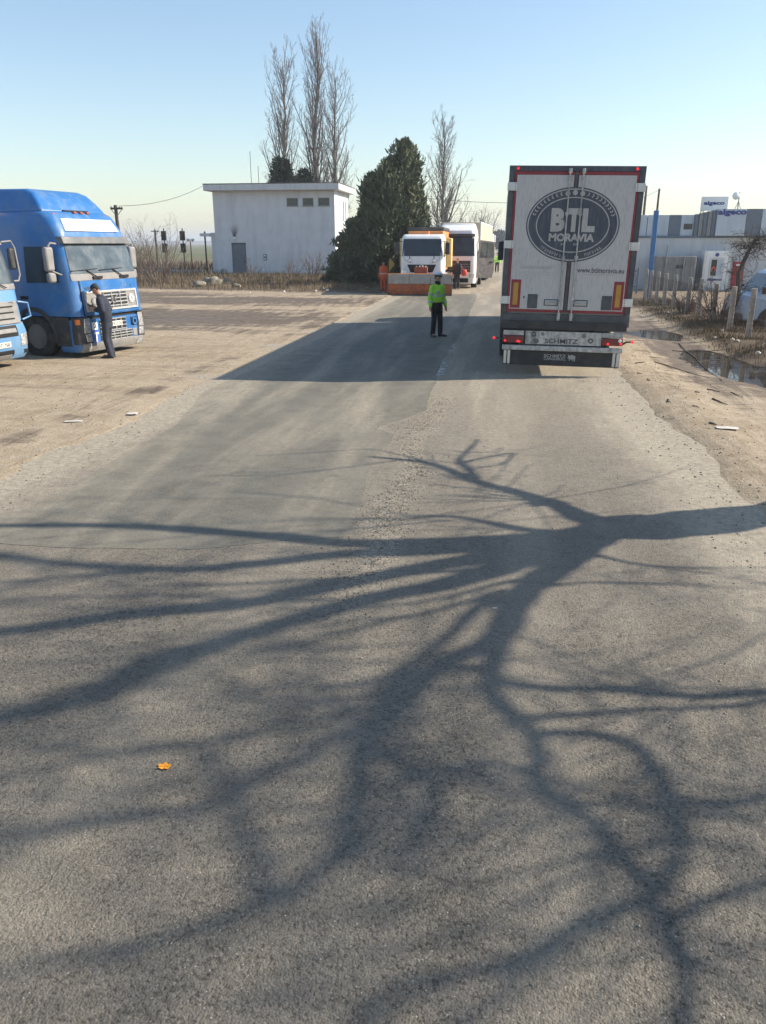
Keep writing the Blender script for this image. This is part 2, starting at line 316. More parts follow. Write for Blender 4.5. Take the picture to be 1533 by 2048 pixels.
# ------------------------------------------------------------------ mesh helpers
class MB:
    def __init__(s): s.v = []; s.f = []; s.m = []
    def add(s, vs_, fs, mi=0):
        n = len(s.v); s.v.extend([tuple(p) for p in vs_]); s.f.extend([tuple(i + n for i in f) for f in fs]); s.m.extend([mi] * len(fs)); return s
    def bx(s, x0, x1, y0, y1, z0, z1, mi=0, rot=None, piv=None):
        P = [Vector((x, y, z)) for z in (z0, z1) for y in (y0, y1) for x in (x0, x1)]
        if rot is not None:
            piv = Vector(piv) if piv else Vector(((x0 + x1) / 2, (y0 + y1) / 2, (z0 + z1) / 2))
            P = [rot @ (p - piv) + piv for p in P]
        return s.add(P, [(0, 2, 3, 1), (4, 5, 7, 6), (0, 1, 5, 4), (2, 6, 7, 3), (0, 4, 6, 2), (1, 3, 7, 5)], mi)
    def tube(s, path, rad, n=8, cap=True, mi=0):
        path = [Vector(p) for p in path]
        if not hasattr(rad, '__len__'): rad = [rad] * len(path)
        vs_, fs = [], []; up = None
        for i, p in enumerate(path):
            d = (path[min(i + 1, len(path) - 1)] - path[max(i - 1, 0)])
            if d.length < 1e-9: d = Vector((0, 0, 1))
            d.normalize()
            if up is None: a = d.orthogonal().normalized()
            else:
                a = up - d * up.dot(d); a = a.normalized() if a.length > 1e-6 else d.orthogonal().normalized()
            up = a; b = d.cross(a)
            for k in range(n):
                t = 2 * math.pi * k / n; vs_.append(p + (a * math.cos(t) + b * math.sin(t)) * rad[i])
        for i in range(len(path) - 1):
            for k in range(n):
                k2 = (k + 1) % n; fs.append((i * n + k, i * n + k2, (i + 1) * n + k2, (i + 1) * n + k))
        if cap: fs.append(tuple(range(n - 1, -1, -1))); fs.append(tuple((len(path) - 1) * n + k for k in range(n)))
        return s.add(vs_, fs, mi)
    def lathe(s, prof, c, axis='y', n=28, mi=0, closed=False):
        vs_, fs = [], []
        for r, h in prof:
            for k in range(n):
                t = 2 * math.pi * k / n; a, b = r * math.cos(t), r * math.sin(t)
                p = {'x': (h, a, b), 'y': (b, h, a), 'z': (a, b, h)}[axis]
                vs_.append((p[0] + c[0], p[1] + c[1], p[2] + c[2]))
        m = len(prof)
        for i in range(m if closed else m - 1):
            j = (i + 1) % m
            for k in range(n):
                k2 = (k + 1) % n; fs.append((i * n + k, i * n + k2, j * n + k2, j * n + k))
        if not closed:
            fs.append(tuple(range(n - 1, -1, -1))); fs.append(tuple((m - 1) * n + k for k in range(n)))
        return s.add(vs_, fs, mi)
    def prism(s, poly, axis, d0, d1, mi=0):
        n = len(poly)
        f = {'x': lambda a, b, d: (d, a, b), 'y': lambda a, b, d: (a, d, b), 'z': lambda a, b, d: (a, b, d)}[axis]
        vs_ = [f(a, b, d0) for a, b in poly] + [f(a, b, d1) for a, b in poly]
        fs = [tuple(range(n - 1, -1, -1)), tuple(range(n, 2 * n))] + [(i, (i + 1) % n, n + (i + 1) % n, n + i) for i in range(n)]
        return s.add(vs_, fs, mi)
    def caps(s, a, ra, b, rb, n=12, k=5):
        a, b = Vector(a), Vector(b); d = (b - a); L_ = d.length
        if L_ < 1e-6: d = Vector((0, 0, 1))
        else: d.normalize()
        path, rad = [], []
        for i in range(k):
            t = math.pi / 2 * (1 - i / k); path.append(a - d * ra * math.sin(t)); rad.append(max(ra * math.cos(t), ra * .02))
        path.append(a); rad.append(ra); path.append(b); rad.append(rb)
        for i in range(1, k + 1):
            t = math.pi / 2 * i / k; path.append(b + d * rb * math.sin(t)); rad.append(max(rb * math.cos(t), rb * .02))
        return s.tube(path, rad, n)
    def ell(s, sl_, n=18):
        """stacked ellipses: (z, rx, ry, cx, cy)"""
        vs_, fs = [], []
        for z, rx, ry, cx_, cy_ in sl_:
            for k in range(n):
                t = 2 * math.pi * k / n; vs_.append((cx_ + rx * math.cos(t), cy_ + ry * math.sin(t), z))
        m = len(sl_)
        for i in range(m - 1):
            for k in range(n):
                k2 = (k + 1) % n; fs.append((i * n + k, i * n + k2, (i + 1) * n + k2, (i + 1) * n + k))
        fs.append(tuple(range(n - 1, -1, -1))); fs.append(tuple((m - 1) * n + k for k in range(n)))
        return s.add(vs_, fs)
    def ball(s, c, r, n=14, m=9):
        rx, ry, rz = r if hasattr(r, '__len__') else (r, r, r)
        return s.ell([(c[2] - rz * math.cos(math.pi * (i + .15) / (m + .3 - .0)), max(rx * math.sin(math.pi * (i + .15) / (m + .3)), .01 * rx), max(ry * math.sin(math.pi * (i + .15) / (m + .3)), .01 * ry), c[0], c[1]) for i in range(m + 1)], n)
    def text(s, body, c, ux, uy, wd, ht, bold=0, th=.002, mi=0, arc=None):
        V, Fs = textmesh(body, bold)
        ux, uy, c = Vector(ux).normalized(), Vector(uy).normalized(), Vector(c); nn = ux.cross(uy)
        vs_ = [c + ux * (x * wd) + uy * (y * ht) for x, y in V]
        n = len(vs_); vv = [p + nn * th for p in vs_]
        return s.add(vv, Fs, mi)
    def build(s, name, mat, parent=None, bev=0, smooth=35, seg=2, loc=None, rot=None):
        me = bpy.data.meshes.new(name); me.from_pydata(s.v, [], s.f)
        for m_ in (mat if isinstance(mat, (list, tuple)) else [mat]): me.materials.append(m_)
        if any(s.m): me.polygons.foreach_set('material_index', s.m)
        bm = bmesh.new(); bm.from_mesh(me); bmesh.ops.recalc_face_normals(bm, faces=bm.faces[:]) if len(s.f) < 60000 else None
        bm.to_mesh(me); bm.free()
        if smooth:
            me.polygons.foreach_set('use_smooth', [True] * len(me.polygons)); me.set_sharp_from_angle(angle=R(smooth))
        o = link(name, me, parent)
        if loc is not None: o.location = loc
        if rot is not None: o.rotation_euler = rot
        if bev:
            b = o.modifiers.new('bevel', 'BEVEL'); b.width = bev; b.segments = seg; b.limit_method = 'ANGLE'; b.angle_limit = R(40)
        return o
_tc = {}
def textmesh(body, bold=0):
    if (body, bold) in _tc: return _tc[(body, bold)]
    cu = bpy.data.curves.new('t', 'FONT'); cu.body = body; cu.offset = bold; cu.resolution_u = 3
    o = bpy.data.objects.new('t', cu); COL.objects.link(o); bpy.context.view_layer.update()
    dg = bpy.context.evaluated_depsgraph_get(); ev = o.evaluated_get(dg); me = ev.to_mesh()
    V = [(v.co.x, v.co.y) for v in me.vertices]; Fs = [tuple(p.vertices) for p in me.polygons]
    ev.to_mesh_clear(); bpy.data.objects.remove(o); bpy.data.curves.remove(cu)
    xs = [p[0] for p in V]; ys = [p[1] for p in V]; x0, x1, y0, y1 = min(xs), max(xs), min(ys), max(ys)
    V = [((x - (x0 + x1) / 2) / (x1 - x0), (y - (y0 + y1) / 2) / max(y1 - y0, 1e-6)) for x, y in V]
    _tc[(body, bold)] = (V, Fs); return V, Fs
def link(name, data, parent=None):
    o = bpy.data.objects.new(name, data); COL.objects.link(o)
    if parent is not None: o.parent = parent
    return o
def tag(o, label, cat, group=None, kind=None):
    o['label'] = label; o['category'] = cat
    if group: o['group'] = group
    if kind: o['kind'] = kind
    return o
def thing(name, label, cat, loc=(0, 0, 0), rz=0, group=None, rot=None):
    o = link(name, None); o.location = loc; o.rotation_euler = rot if rot else (0, 0, rz); o.empty_display_size = .2
    return tag(o, label, cat, group)
def struct(o, kind='structure'): o['kind'] = kind; return o
def copy_tree(o, parent=None):
    c = o.copy(); COL.objects.link(c)
    if parent is not None: c.parent = parent
    for ch in list(o.children): copy_tree(ch, c)
    return c
def np_mesh(name, V, quads, mat, parent=None, tri=False):
    me = bpy.data.meshes.new(name); k = 3 if tri else 4; n = len(quads)
    me.vertices.add(len(V)); me.vertices.foreach_set('co', np.asarray(V, np.float32).ravel())
    me.loops.add(n * k); me.loops.foreach_set('vertex_index', np.asarray(quads, np.int32).ravel())
    me.polygons.add(n); me.polygons.foreach_set('loop_start', np.arange(0, n * k, k, dtype=np.int32))
    me.update(); me.validate(); me.materials.append(mat)
    return link(name, me, parent)

# ================================================================== SETTING: ground, road
def gauss(x, y, cx_, cy_, sx_, sy_, a=0):
    c, s = math.cos(a), math.sin(a); dx, dy = x - cx_, y - cy_
    u, v = dx * c + dy * s, -dx * s + dy * c
    return math.exp(-(u / sx_) ** 2 - (v / sy_) ** 2)
PUD = [(5.55, 18.3, .85, 3.1, .10), (4.9, 25.1, .8, 1.5, .1), (7.6, 14.0, .9, 3.2, .25)]                 # beside the fence
LPUD = [(-15.3, 29.3, 1.6, .5, 0), (-13.3, 28.2, 1.2, .4, 0), (-14.5, 26.3, 1.4, .35, 0), (-16, 31.5, 1.7, .5, 0)]
WETR = [(4.6, 20, 1.1, 6.5, .0), (4.3, 27, 1.3, 6, 0), (5.4, 15, .8, 4, .1)]
def ground(x, y):
    """height, wetness, vegetation"""
    e1 = noise.noise((x * .0 + 3, y * .5, 0)) * .16 + noise.noise((x * 2, y * 2, 5)) * .12
    right = 2.72 - max(0, min(1, (y - 9) / 9)) * .28 + e1; left = -5.45 + e1
    n = noise.fractal((x * .35, y * .35, 1.7), 1., 2., 4) * .035 + noise.noise((x * 1.7, y * 1.7, 4)) * .012
    out = max(x - right, left - x)
    t = max(0, min(1, out / .5 + .5)); t = t * t * (3 - 2 * t)
    h = -.05 * (1 - t) + t * (.026 + n + .008 * noise.noise((x * 5, y * 5, 2)))
    wet = veg = 0.
    if y < 48 and 2.5 < x < 9:
        vr = max(0, min(1, (x - 5.25 - .3 * noise.noise((y * .6, 1, 2)) - max(0, (20 - y)) * .19) / .8))
        veg = vr
        h += vr * (.13 + .10 * noise.noise((x * 1.1, y * .9, 8))) * max(0, min(1, (40 - y) / 8))
        p = 0
        for q in PUD: p = max(p, gauss(x, y, *q))
        h -= .17 * p
        wet = max([p] + [gauss(x, y, *q) * .9 for q in WETR])
        if x < 4.5: h += .05 * gauss(x, y, 3.2, 14, .5, 9)
    if x < -5.6:
        p = 0
        for q in LPUD: p = max(p, gauss(x, y, *q))
        h -= .09 * p
        wet = max(p, 1.1 * gauss(x, y, -13.0, 28.0, 8.5, 4.6), .85 * gauss(x, y, -12, 37.5, 11, 4.0), .8 * gauss(x, y, -19, 41, 7, 3), .5 * gauss(x, y, -6.4, 13, .35, 8, -.03))
        h += .03 * noise.noise((x * .3, y * 1.3, 6)) * max(0, min(1, (y - 20) / 6))
        fr = 43.0 - (x + 11) * .18 if x > -24 else 44.5
        v2 = max(0, min(1, (y - fr) / 1.2)) * (1 if x < -6.3 else 0)
        h += v2 * (.12 + .1 * noise.noise((x * .5, y * .5, 3)))
        veg = max(veg, v2)
    if y > 60 and (x > 3 or x < -6): veg = max(veg, .8)
    if x > 8: veg = min(veg, .25)
    return h, wet, veg
def axis(dense, lo, hi):
    """dense: list of (start, stop, step) ; then geometric growth outwards"""
    a = []
    for s, e, st in dense: a += list(np.arange(s, e - 1e-6, st))
    a.append(dense[-1][1]); st = dense[-1][2]
    x = a[-1]
    while x < hi: st *= 1.35; x += st; a.append(min(x, hi))
    st = dense[0][2]; x = a[0]; b = []
    while x > lo: st *= 1.35; x -= st; b.append(max(x, lo))
    return np.array(b[::-1] + a)
xs = axis([(-30, -6.6, .28), (-6.6, -4.4, .11), (-4.4, 1.8, .62), (1.8, 8.2, .10), (8.2, 16, .5)], -2600, 2600)
ys = axis([(-8, 0, .5), (0, 30, .15), (30, 60, .3)], -60, 4000)
nx, ny = len(xs), len(ys)
V = np.zeros((ny, nx, 3)); wetA = np.zeros((ny, nx)); vegA = np.zeros((ny, nx))
for j, y in enumerate(ys):
    for i, x in enumerate(xs):
        if y > 160 or x < -80 or x > 60: h, we, ve = (-.1 if -6.2 < x < 3.4 else 0.), 0, .5
        else: h, we, ve = ground(x, y)
        V[j, i] = (x, y, h); wetA[j, i] = we; vegA[j, i] = ve
idx = np.arange(nx * ny).reshape(ny, nx)
quads = np.stack([idx[:-1, :-1], idx[:-1, 1:], idx[1:, 1:], idx[1:, :-1]], -1).reshape(-1, 4)
go = np_mesh('ground', V.reshape(-1, 3), quads, K['dirt']); struct(go)
go.data.polygons.foreach_set('use_smooth', [True] * len(go.data.polygons))
for nm, arr in (('wet', wetA), ('veg', vegA)):
    at = go.data.attributes.new(nm, 'FLOAT', 'POINT'); at.data.foreach_set('value', arr.ravel().astype(np.float32))
mb = MB()
yy = [-40, 0, 10, 20, 40, 80, 160, 320, 640]
mb.add([(x, y, .012) for y in yy for x in (-6.3, 3.5)], [(2 * i, 2 * i + 1, 2 * i + 3, 2 * i + 2) for i in range(len(yy) - 1)])
struct(mb.build('road', K['asphalt'], smooth=0))
# newer surfacing on the left lane, torn edge all round
def jag(pts, amp, step=.12, seed=0):
    res = []
    for i in range(len(pts)):
        a, b = Vector(pts[i]), Vector(pts[(i + 1) % len(pts)]); L_ = (b - a).length; n = max(1, int(L_ / (step if a.y < 30 and b.y < 60 else 1.)))
        d = (b - a).normalized(); nn = Vector((-d.y, d.x))
        for k in range(n):
            p = a + (b - a) * (k / n)
            q = (noise.noise((p.x * 1.3, p.y * 1.3, seed)) + .6 * noise.noise((p.x * 4, p.y * 4, seed + 3)) + .4 * noise.noise((p.x * 11, p.y * 11, seed + 5))) * amp
            res.append(p + nn * q)
    return res
pix = [(-150, 1080), (100, 1097), (230, 1101), (420, 1099), (560, 1085), (690, 1076), (722, 1010), (742, 930), (790, 872), (748, 856), (800, 842), (852, 822), (858, 800), (874, 762), (884, 725)]
outl = [G(u, v).to_2d() for u, v in pix] + [Vector((-1.12, 24)), Vector((-1.15, 44)), Vector((-4.9, 44)), Vector((-5.0, 24))] + [G(u, v).to_2d() for u, v in [(408, 785), (352, 852), (240, 916), (120, 990), (60, 1022), (-150, 1045)]]
po = jag(outl, .035, .09)
bm = bmesh.new(); vsx = [bm.verts.new((p.x, p.y, .0155)) for p in po]; f_ = bm.faces.new(vsx)
bmesh.ops.triangulate(bm, faces=[f_])
lo_ = [bm.verts.new((p.x, p.y, .004)) for p in po]
for i in range(len(po)): bm.faces.new((vsx[i], vsx[(i + 1) % len(po)], lo_[(i + 1) % len(po)], lo_[i]))
bmesh.ops.recalc_face_normals(bm, faces=bm.faces[:])
me = bpy.data.meshes.new('road_patch'); bm.to_mesh(me); bm.free(); me.materials.append(K['patch']); struct(link('road_patch', me))
# centre line dashes
for i, (y0, y1) in enumerate([(16.3, 18.2), (20.2, 21.6), (42.4, 44.6), (48.9, 51), (55, 57), (61, 63), (68, 70), (76, 78), (84, 86), (93, 95), (102, 104), (112, 114), (122, 124)]):
    pts = jag([(-1.23, y0), (-1.07, y0), (-1.07, y1), (-1.23, y1)], .012, .1, i)
    mb = MB(); mb.add([(p.x, p.y, .0195) for p in pts], [tuple(range(len(pts)))]); struct(mb.build('road_marking', K['paint'], smooth=0))
# puddles
mb = MB(); mb.add([(3.6, 12, -.03), (9, 9, -.03), (9, 30, -.03), (3.6, 30, -.03)], [(0, 1, 2, 3)])
struct(mb.build('puddle', K['water'], smooth=0))
mb = MB(); mb.add([(-24, 23, -.03), (-9.6, 23, -.03), (-9.6, 35, -.03), (-24, 35, -.03)], [(0, 1, 2, 3)])
struct(mb.build('puddle', K['water'], smooth=0))

# ================================================================== VEHICLES
class Cab:
    """rounded cab: slices (z, x_front, x_back, half width, front corner radius); +x is forward"""
    def __init__(s, S): s.S = S
    def at(s, z):
        S = s.S
        if z <= S[0][0]: return S[0][1:]
        for a, b in zip(S, S[1:]):
            if z <= b[0]:
                t = (z - a[0]) / (b[0] - a[0]); return tuple(p + (q - p) * t for p, q in zip(a[1:], b[1:]))
        return S[-1][1:]
    def front(s, y, z, off=0):
        xf, xb, w_, r = s.at(z); w_ += off; r = min(r + off, w_); d = max(0, abs(y) - (w_ - r)); d = min(d, r)
        return xf + off - (r - math.sqrt(max(0, r * r - d * d)))
    def side(s, x, z, off=0):
        xf, xb, w_, r = s.at(z); w_ += off; r += off; xf += off; d = max(0, x - (xf - r)); d = min(d, r)
        return w_ - (r - math.sqrt(max(0, r * r - d * d)))
    def loft(s, mb, z0, z1, extra=0, k=7):
        zs = sorted({z0, z1} | {a[0] for a in s.S if z0 < a[0] < z1}); vs_, fs = [], []; ring = None
        for z in zs:
            xf, xb, w_, r = s.at(z); P = []
            for i in range(k + 1):
                t = math.pi / 2 * i / k; P.append((xf - r + r * math.sin(t) , w_ - r + r * math.cos(t), z))
            P = P + [(x, -y, z_) for x, y, z_ in P[::-1]]
            rb = .06; P += [(xb + rb, -w_, z), (xb, -w_ + rb, z), (xb, w_ - rb, z), (xb + rb, w_, z)]
            vs_ += P; ring = len(P)
        for i in range(len(zs) - 1):
            for j in range(ring):
                j2 = (j + 1) % ring; fs.append((i * ring + j, i * ring + j2, (i + 1) * ring + j2, (i + 1) * ring + j))
        fs.append(tuple(range(ring - 1, -1, -1))); fs.append(tuple((len(zs) - 1) * ring + j for j in range(ring)))
        return mb.add(vs_, fs)
    def _patch(s, mb, q, fn, off, th, nu, nv):
        vs_, fs = [], []
        for L_ in (off - th, off):
            for j in range(nv + 1):
                for i in range(nu + 1):
                    a, b = i / nu, j / nv
                    p = [(q[0][k] * (1 - a) + q[1][k] * a) * (1 - b) + (q[3][k] * (1 - a) + q[2][k] * a) * b for k in (0, 1)]
                    vs_.append(fn(p[0], p[1], L_))
        n = (nu + 1) * (nv + 1); id_ = lambda i, j, l: l * n + j * (nu + 1) + i
        for j in range(nv):
            for i in range(nu):
                fs.append((id_(i, j, 1), id_(i + 1, j, 1), id_(i + 1, j + 1, 1), id_(i, j + 1, 1)))
                fs.append((id_(i, j, 0), id_(i, j + 1, 0), id_(i + 1, j + 1, 0), id_(i + 1, j, 0)))
        for i in range(nu):
            fs.append((id_(i, 0, 0), id_(i + 1, 0, 0), id_(i + 1, 0, 1), id_(i, 0, 1))); fs.append((id_(i, nv, 0), id_(i, nv, 1), id_(i + 1, nv, 1), id_(i + 1, nv, 0)))
        for j in range(nv):
            fs.append((id_(0, j, 0), id_(0, j, 1), id_(0, j + 1, 1), id_(0, j + 1, 0))); fs.append((id_(nu, j, 0), id_(nu, j + 1, 0), id_(nu, j + 1, 1), id_(nu, j, 1)))
        return mb.add(vs_, fs)
    def pf(s, mb, q, off=.01, th=.02, nu=14, nv=4):
        """patch on the front; q = (y, z) corners bottom-left, bottom-right, top-right, top-left"""
        return s._patch(mb, q, lambda y, z, o: (s.front(y, z, o), y, z), off, th, nu, nv)
    def pr(s, mb, y0, y1, z0, z1, off=.01, th=.02, nu=14, nv=3): return s.pf(mb, [(y0, z0), (y1, z0), (y1, z1), (y0, z1)], off, th, nu, nv)
    def ps(s, mb, sd, q, off=.01, th=.02, nu=8, nv=4):
        return s._patch(mb, q, lambda x, z, o: (x, sd * s.side(x, z, o), z), off, th, nu, nv)
def wheel(root, x, y, R_=.5, w_=.3, out_=1, rimc='rim'):
    """tyre with its rim; out_ = +1/-1: which way along y the rim faces"""
    h = w_ / 2; mb = MB()
    mb.lathe([(R_ * .58, -h), (R_ * .93, -h), (R_, -h * .8), (R_, -h * .3), (R_ - .012, -h * .27), (R_ - .012, -h * .2), (R_, -h * .17), (R_, h * .17), (R_ - .012, h * .2), (R_ - .012, h * .27), (R_, h * .3), (R_, h * .8), (R_ * .93, h), (R_ * .58, h)], (x, y, R_), 'y', 30, closed=True)
    t = mb.build('wheel', K['rubber'], root)
    mb = MB(); o = out_
    mb.lathe([(R_ * .60, y + o * h * .9), (R_ * .55, y + o * h * .95), (R_ * .52, y + o * h * .5), (R_ * .30, y + o * h * .35), (R_ * .27, y + o * h * .75), (R_ * .16, y + o * h * .8), (.02, y + o * h * .85)], (x, 0, R_), 'y', 24)
    for k in range(10):
        a = k * math.pi / 5; cx_, cz = x + R_ * .4 * math.cos(a), R_ + R_ * .4 * math.sin(a)
        mb.tube([(cx_, y + o * h * .3, cz), (cx_, y + o * h * .6, cz)], .022, 6)
    mb.build('rim', K[rimc], t)
    return t
def box_part(name, mat, root, x0, x1, y0, y1, z0, z1, bev=.01, rot=None):
    return MB().bx(x0, x1, y0, y1, z0, z1, rot=rot).build(name, mat, root, bev=bev)
FX = ((0, 1, 0), (0, 0, 1))                                  # text axes on a front face (+x)
def ptxt(name, mat, root, body, c, wd, ht, ax=FX, bold=0): return MB().text(body, c, ax[0], ax[1], wd, ht, bold).build(name, mat, root, smooth=0)
def generic_box(root, x0, x1, w_, z0, z1, mat, frame):
    box_part('box_body', mat, root, x0, x1, -w_, w_, z0, z1, .03)
    for y in (-w_, w_):
        for z in (z0 + .03, z1 - .03): box_part('edge_rail', frame, root, x0 - .004, x1 + .004, y - .018, y + .018, z - .05, z + .05, .008)
        for x in (x0, x1): box_part('corner_post', frame, root, x - .05, x + .05, y - .022, y + .022, z0 + .085, z1 - .085, .008)

# ---- blue tractor on the dirt lot
def blue_tractor():
    h = R(-12.5)
    root = thing('tractor_unit', 'bright blue tractor unit with roof deflector and blank white roof sign, beside the standing driver', 'truck', (-9.30, 18.68, 0), h)
    C = Cab([(.16, -.06, -2.3, 1.20, .22), (.30, .0, -2.3, 1.24, .22), (.93, -.02, -2.3, 1.25, .23), (1.0, -.03, -2.3, 1.25, .23), (1.8, -.10, -2.3, 1.25, .22), (1.95, -.13, -2.3, 1.24, .21), (2.58, -.30, -2.3, 1.21, .20), (2.72, -.33, -2.3, 1.20, .22), (2.84, -.36, -2.3, 1.2, .24), (3.12, -.53, -2.3, 1.18, .26), (3.22, -.60, -2.3, 1.16, .27), (3.28, -.70, -2.29, 1.10, .28), (3.31, -.85, -2.28, 1.02, .28)])
    mb = MB(); C.loft(mb, .98, 3.29); mb.build('cab_body', K['blue'], root, smooth=40)
    # bonnet with its shut lines
    mb = MB(); C.pf(mb, [(-.98, 1.0), (1.02, 1.0), (1.02, 1.76), (-.98, 1.76)], .018, .03, 16, 8); bon = mb.build('bonnet', K['blue'], root, bev=.008)
    for sy in (-1, 1):
        mb = MB(); C.pf(mb, [(sy * 1.0 - .014, .99), (sy * 1.0 + .014, .99), (sy * 1.0 + .014, 1.78), (sy * 1.0 - .014, 1.78)], .010, .02, 2, 8); mb.build('shut_line', K['black'], bon)
    # bumper
    C2 = Cab([(z, a, -.66, w_, r_) for z, a, b, w_, r_ in C.S[:4]]); mb = MB(); C2.loft(mb, .16, .90); mb.build('bumper', K['blue'], root, smooth=40); box_part('lower_cab', K['black'], root, -2.25, -.67, -.86, .86, .55, .98, .02)
    box_part('gap', K['black'], root, -1.0, -.08, -1.17, 1.17, .895, .985, 0)
    mb = MB(); C.pr(mb, -1.15, 1.15, .155, .36, .022, .04); lip = mb.build('bumper_lip', K['grey_plastic'], root, bev=.01)
    # wing / wheel arch on both sides
    for sd in (-1, 1):
        mb = MB(); arc = [(-1.30 + .64 * math.cos(a), .52 + .66 * math.sin(a)) for a in [math.pi * k / 14 for k in range(-1, 16)]]
        arc2 = [(-1.30 + .54 * math.cos(a), .52 + .56 * math.sin(a)) for a in [math.pi * k / 14 for k in range(-1, 16)]]
        y0, y1 = sorted((sd * 1.275, sd * 1.0)); vs_ = []; fs = []
        for (x, z), (x2, z2) in zip(arc, arc2): vs_ += [(x, y0, z), (x, y1, z), (x2, y1, z2), (x2, y0, z2)]
        for i in range(len(arc) - 1):
            for k in range(4): fs.append((4 * i + k, 4 * i + (k + 1) % 4, 4 * i + 4 + (k + 1) % 4, 4 * i + 4 + k))
        mb.add(vs_, fs); mb.build('wheel_arch', K['dark_plastic'], root, bev=.01)
        wheel(root, -1.30, sd * 1.08, .50, .32, sd)
        mb = MB(); C.ps(mb, sd, [(-.70, .30), (-.28, .30), (-.28, .96), (-.82, .96)], .006, .02); mb.build('step_panel', K['dark_plastic'], root)
        for z in (.34, .60): box_part('step', K['dark_plastic'], root, -.62, -.32, sd * 1.25 - .015, sd * 1.25 + .015, z, z + .05, .008)
        # headlight cluster wrapped round the corner
        mb = MB(); q = [(sd * .84, .36), (sd * 1.245, .34), (sd * 1.245, .95), (sd * .93, .97)]
        C.pf(mb, q if sd > 0 else [q[1], q[0], q[3], q[2]], .016, .03, 12, 6); hl = mb.build('headlight_housing', K['dark_plastic'], root, bev=.006)
        for (ya, yb, yc, yd, za, zb) in ((.91, 1.10, 1.07, .89, .60, .93), (.865, 1.05, 1.08, .90, .40, .575)):
            mb = MB(); q = [(sd * ya, za), (sd * yb, za), (sd * yc, zb), (sd * yd, zb)]
            C.pf(mb, q if sd > 0 else [q[1], q[0], q[3], q[2]], .030, .02, 6, 4); mb.build('headlight', K['lampw'], hl, bev=.008)
        mb = MB(); q = [(sd * 1.17, .80), (sd * 1.235, .80), (sd * 1.235, .92), (sd * 1.17, .92)]
        C.pf(mb, q if sd > 0 else [q[1], q[0], q[3], q[2]], .028, .02, 3, 3); mb.build('indicator', K['amber'], hl)
        mb = MB(); q = [(sd * .78, .17), (sd * 1.0, .17), (sd * 1.0, .29), (sd * .78, .29)]
        C.pf(mb, q if sd > 0 else [q[1], q[0], q[3], q[2]], .030, .02, 4, 3); mb.build('fog_lamp', K['lampw'], lip, bev=.006)
        # door with window, handle
        mb = MB(); C.ps(mb, sd, [(-1.52, 1.02), (-.40, 1.02), (-.52, 2.62), (-1.52, 2.62)], .005, .01, 8, 8); dr = mb.build('door', K['blue'], root)
        mb = MB(); C.ps(mb, sd, [(-1.36, 1.72), (-.42, 1.74), (-.58, 2.52), (-1.36, 2.52)], .012, .012, 8, 6); mb.build('door_window', K['glassdark'], dr)
        mb = MB(); C.ps(mb, sd, [(-1.60, 1.34), (-1.40, 1.34), (-1.40, 1.42), (-1.60, 1.42)], .03, .03, 3, 2); mb.build('door_handle', K['black'], dr)
        # mirrors
        arm = MB().tube([(-.42, sd * 1.20, 2.58), (-.40, sd * 1.42, 2.60), (-.42, sd * 1.48, 2.52)], .022, 8).build('mirror_arm', K['grey_plastic'], root)
        MB().tube([(-.30, sd * 1.18, 1.88), (-.40, sd * 1.40, 1.98), (-.43, sd * 1.46, 2.02)], .02, 8).build('mirror_arm', K['grey_plastic'], root)
        box_part('mirror', K['grey_plastic'], arm, -.52, -.38, sd * 1.47 - .12, sd * 1.47 + .12, 1.99, 2.52, .05)
        box_part('mirror', K['grey_plastic'], arm, -.51, -.38, sd * 1.45 - .11, sd * 1.45 + .11, 1.74, 1.97, .05)
        box_part('mirror_glass', K['glassdark'], arm, -.527, -.521, sd * 1.47 - .09, sd * 1.47 + .09, 2.03, 2.48, 0)
    # windscreen, cowl, visor, sign
    mb = MB(); C.pf(mb, [(-1.15, 1.93), (1.15, 1.93), (1.09, 2.58), (-1.09, 2.58)], .012, .02, 18, 8); ws = mb.build('windscreen', K['glass'], root)
    mb = MB(); C.pr(mb, -1.17, 1.17, 1.775, 1.925, .012, .02, 18); cow = mb.build('cowl', K['grey_plastic'], root)
    for y in (-.35, .62): MB().bx(C.front(y, 1.84, .02), C.front(y, 1.84, .05), y - .16, y + .16, 1.80, 1.86).build('vent', K['black'], cow)
    for y0 in (-.30, .62):
        p = [(C.front(y0, 1.80, .05), y0, 1.80), (C.front(y0 - .35, 2.0, .035), y0 - .35, 2.0)]
        wa = MB().tube(p, .014, 6).build('wiper', K['black'], root)
        MB().tube([(C.front(y, 1.99 + .03 * k, .03), y, 1.99 + .012 * k) for k, y in enumerate((y0 - .85, y0 - .55, y0 - .25, y0 + .02))], .011, 6).build('blade', K['black'], wa)
    mb = MB(); C.pf(mb, [(-1.16, 2.585), (1.16, 2.585), (1.17, 2.74), (-1.17, 2.74)], .10, .11, 18, 4); mb.build('sun_visor', K['visor'], root, bev=.01)
    mb = MB(); C.pf(mb, [(-.93, 2.86), (.93, 2.86), (.86, 3.13), (-.86, 3.13)], .035, .05, 14, 4); sg = mb.build('roof_sign', K['signw'], root, bev=.01)
    for y in (-.92, -.22, 0, .22, .92):
        x = C.front(y, 3.22) - .02; MB().bx(x - .09, x, y - .045, y + .045, 3.235 if abs(y) < .5 else 3.18, 3.30 if abs(y) < .5 else 3.25).build('marker_lamp', K['brown'], root, bev=.02)
    # cab interior seen through the screen
    box_part('seat', K['seat'], root, -1.5, -1.1, -.95, -.35, 1.35, 2.35, .08); box_part('seat', K['seat'], root, -1.5, -1.1, .35, .95, 1.35, 2.35, .08)
    # roof deflector
    prof = [(-2.28, 3.27), (-.80, 3.27), (-.86, 3.36), (-1.00, 3.53), (-1.18, 3.70), (-1.40, 3.78), (-2.28, 3.79)]
    vs_, fs = [], []; n = len(prof)
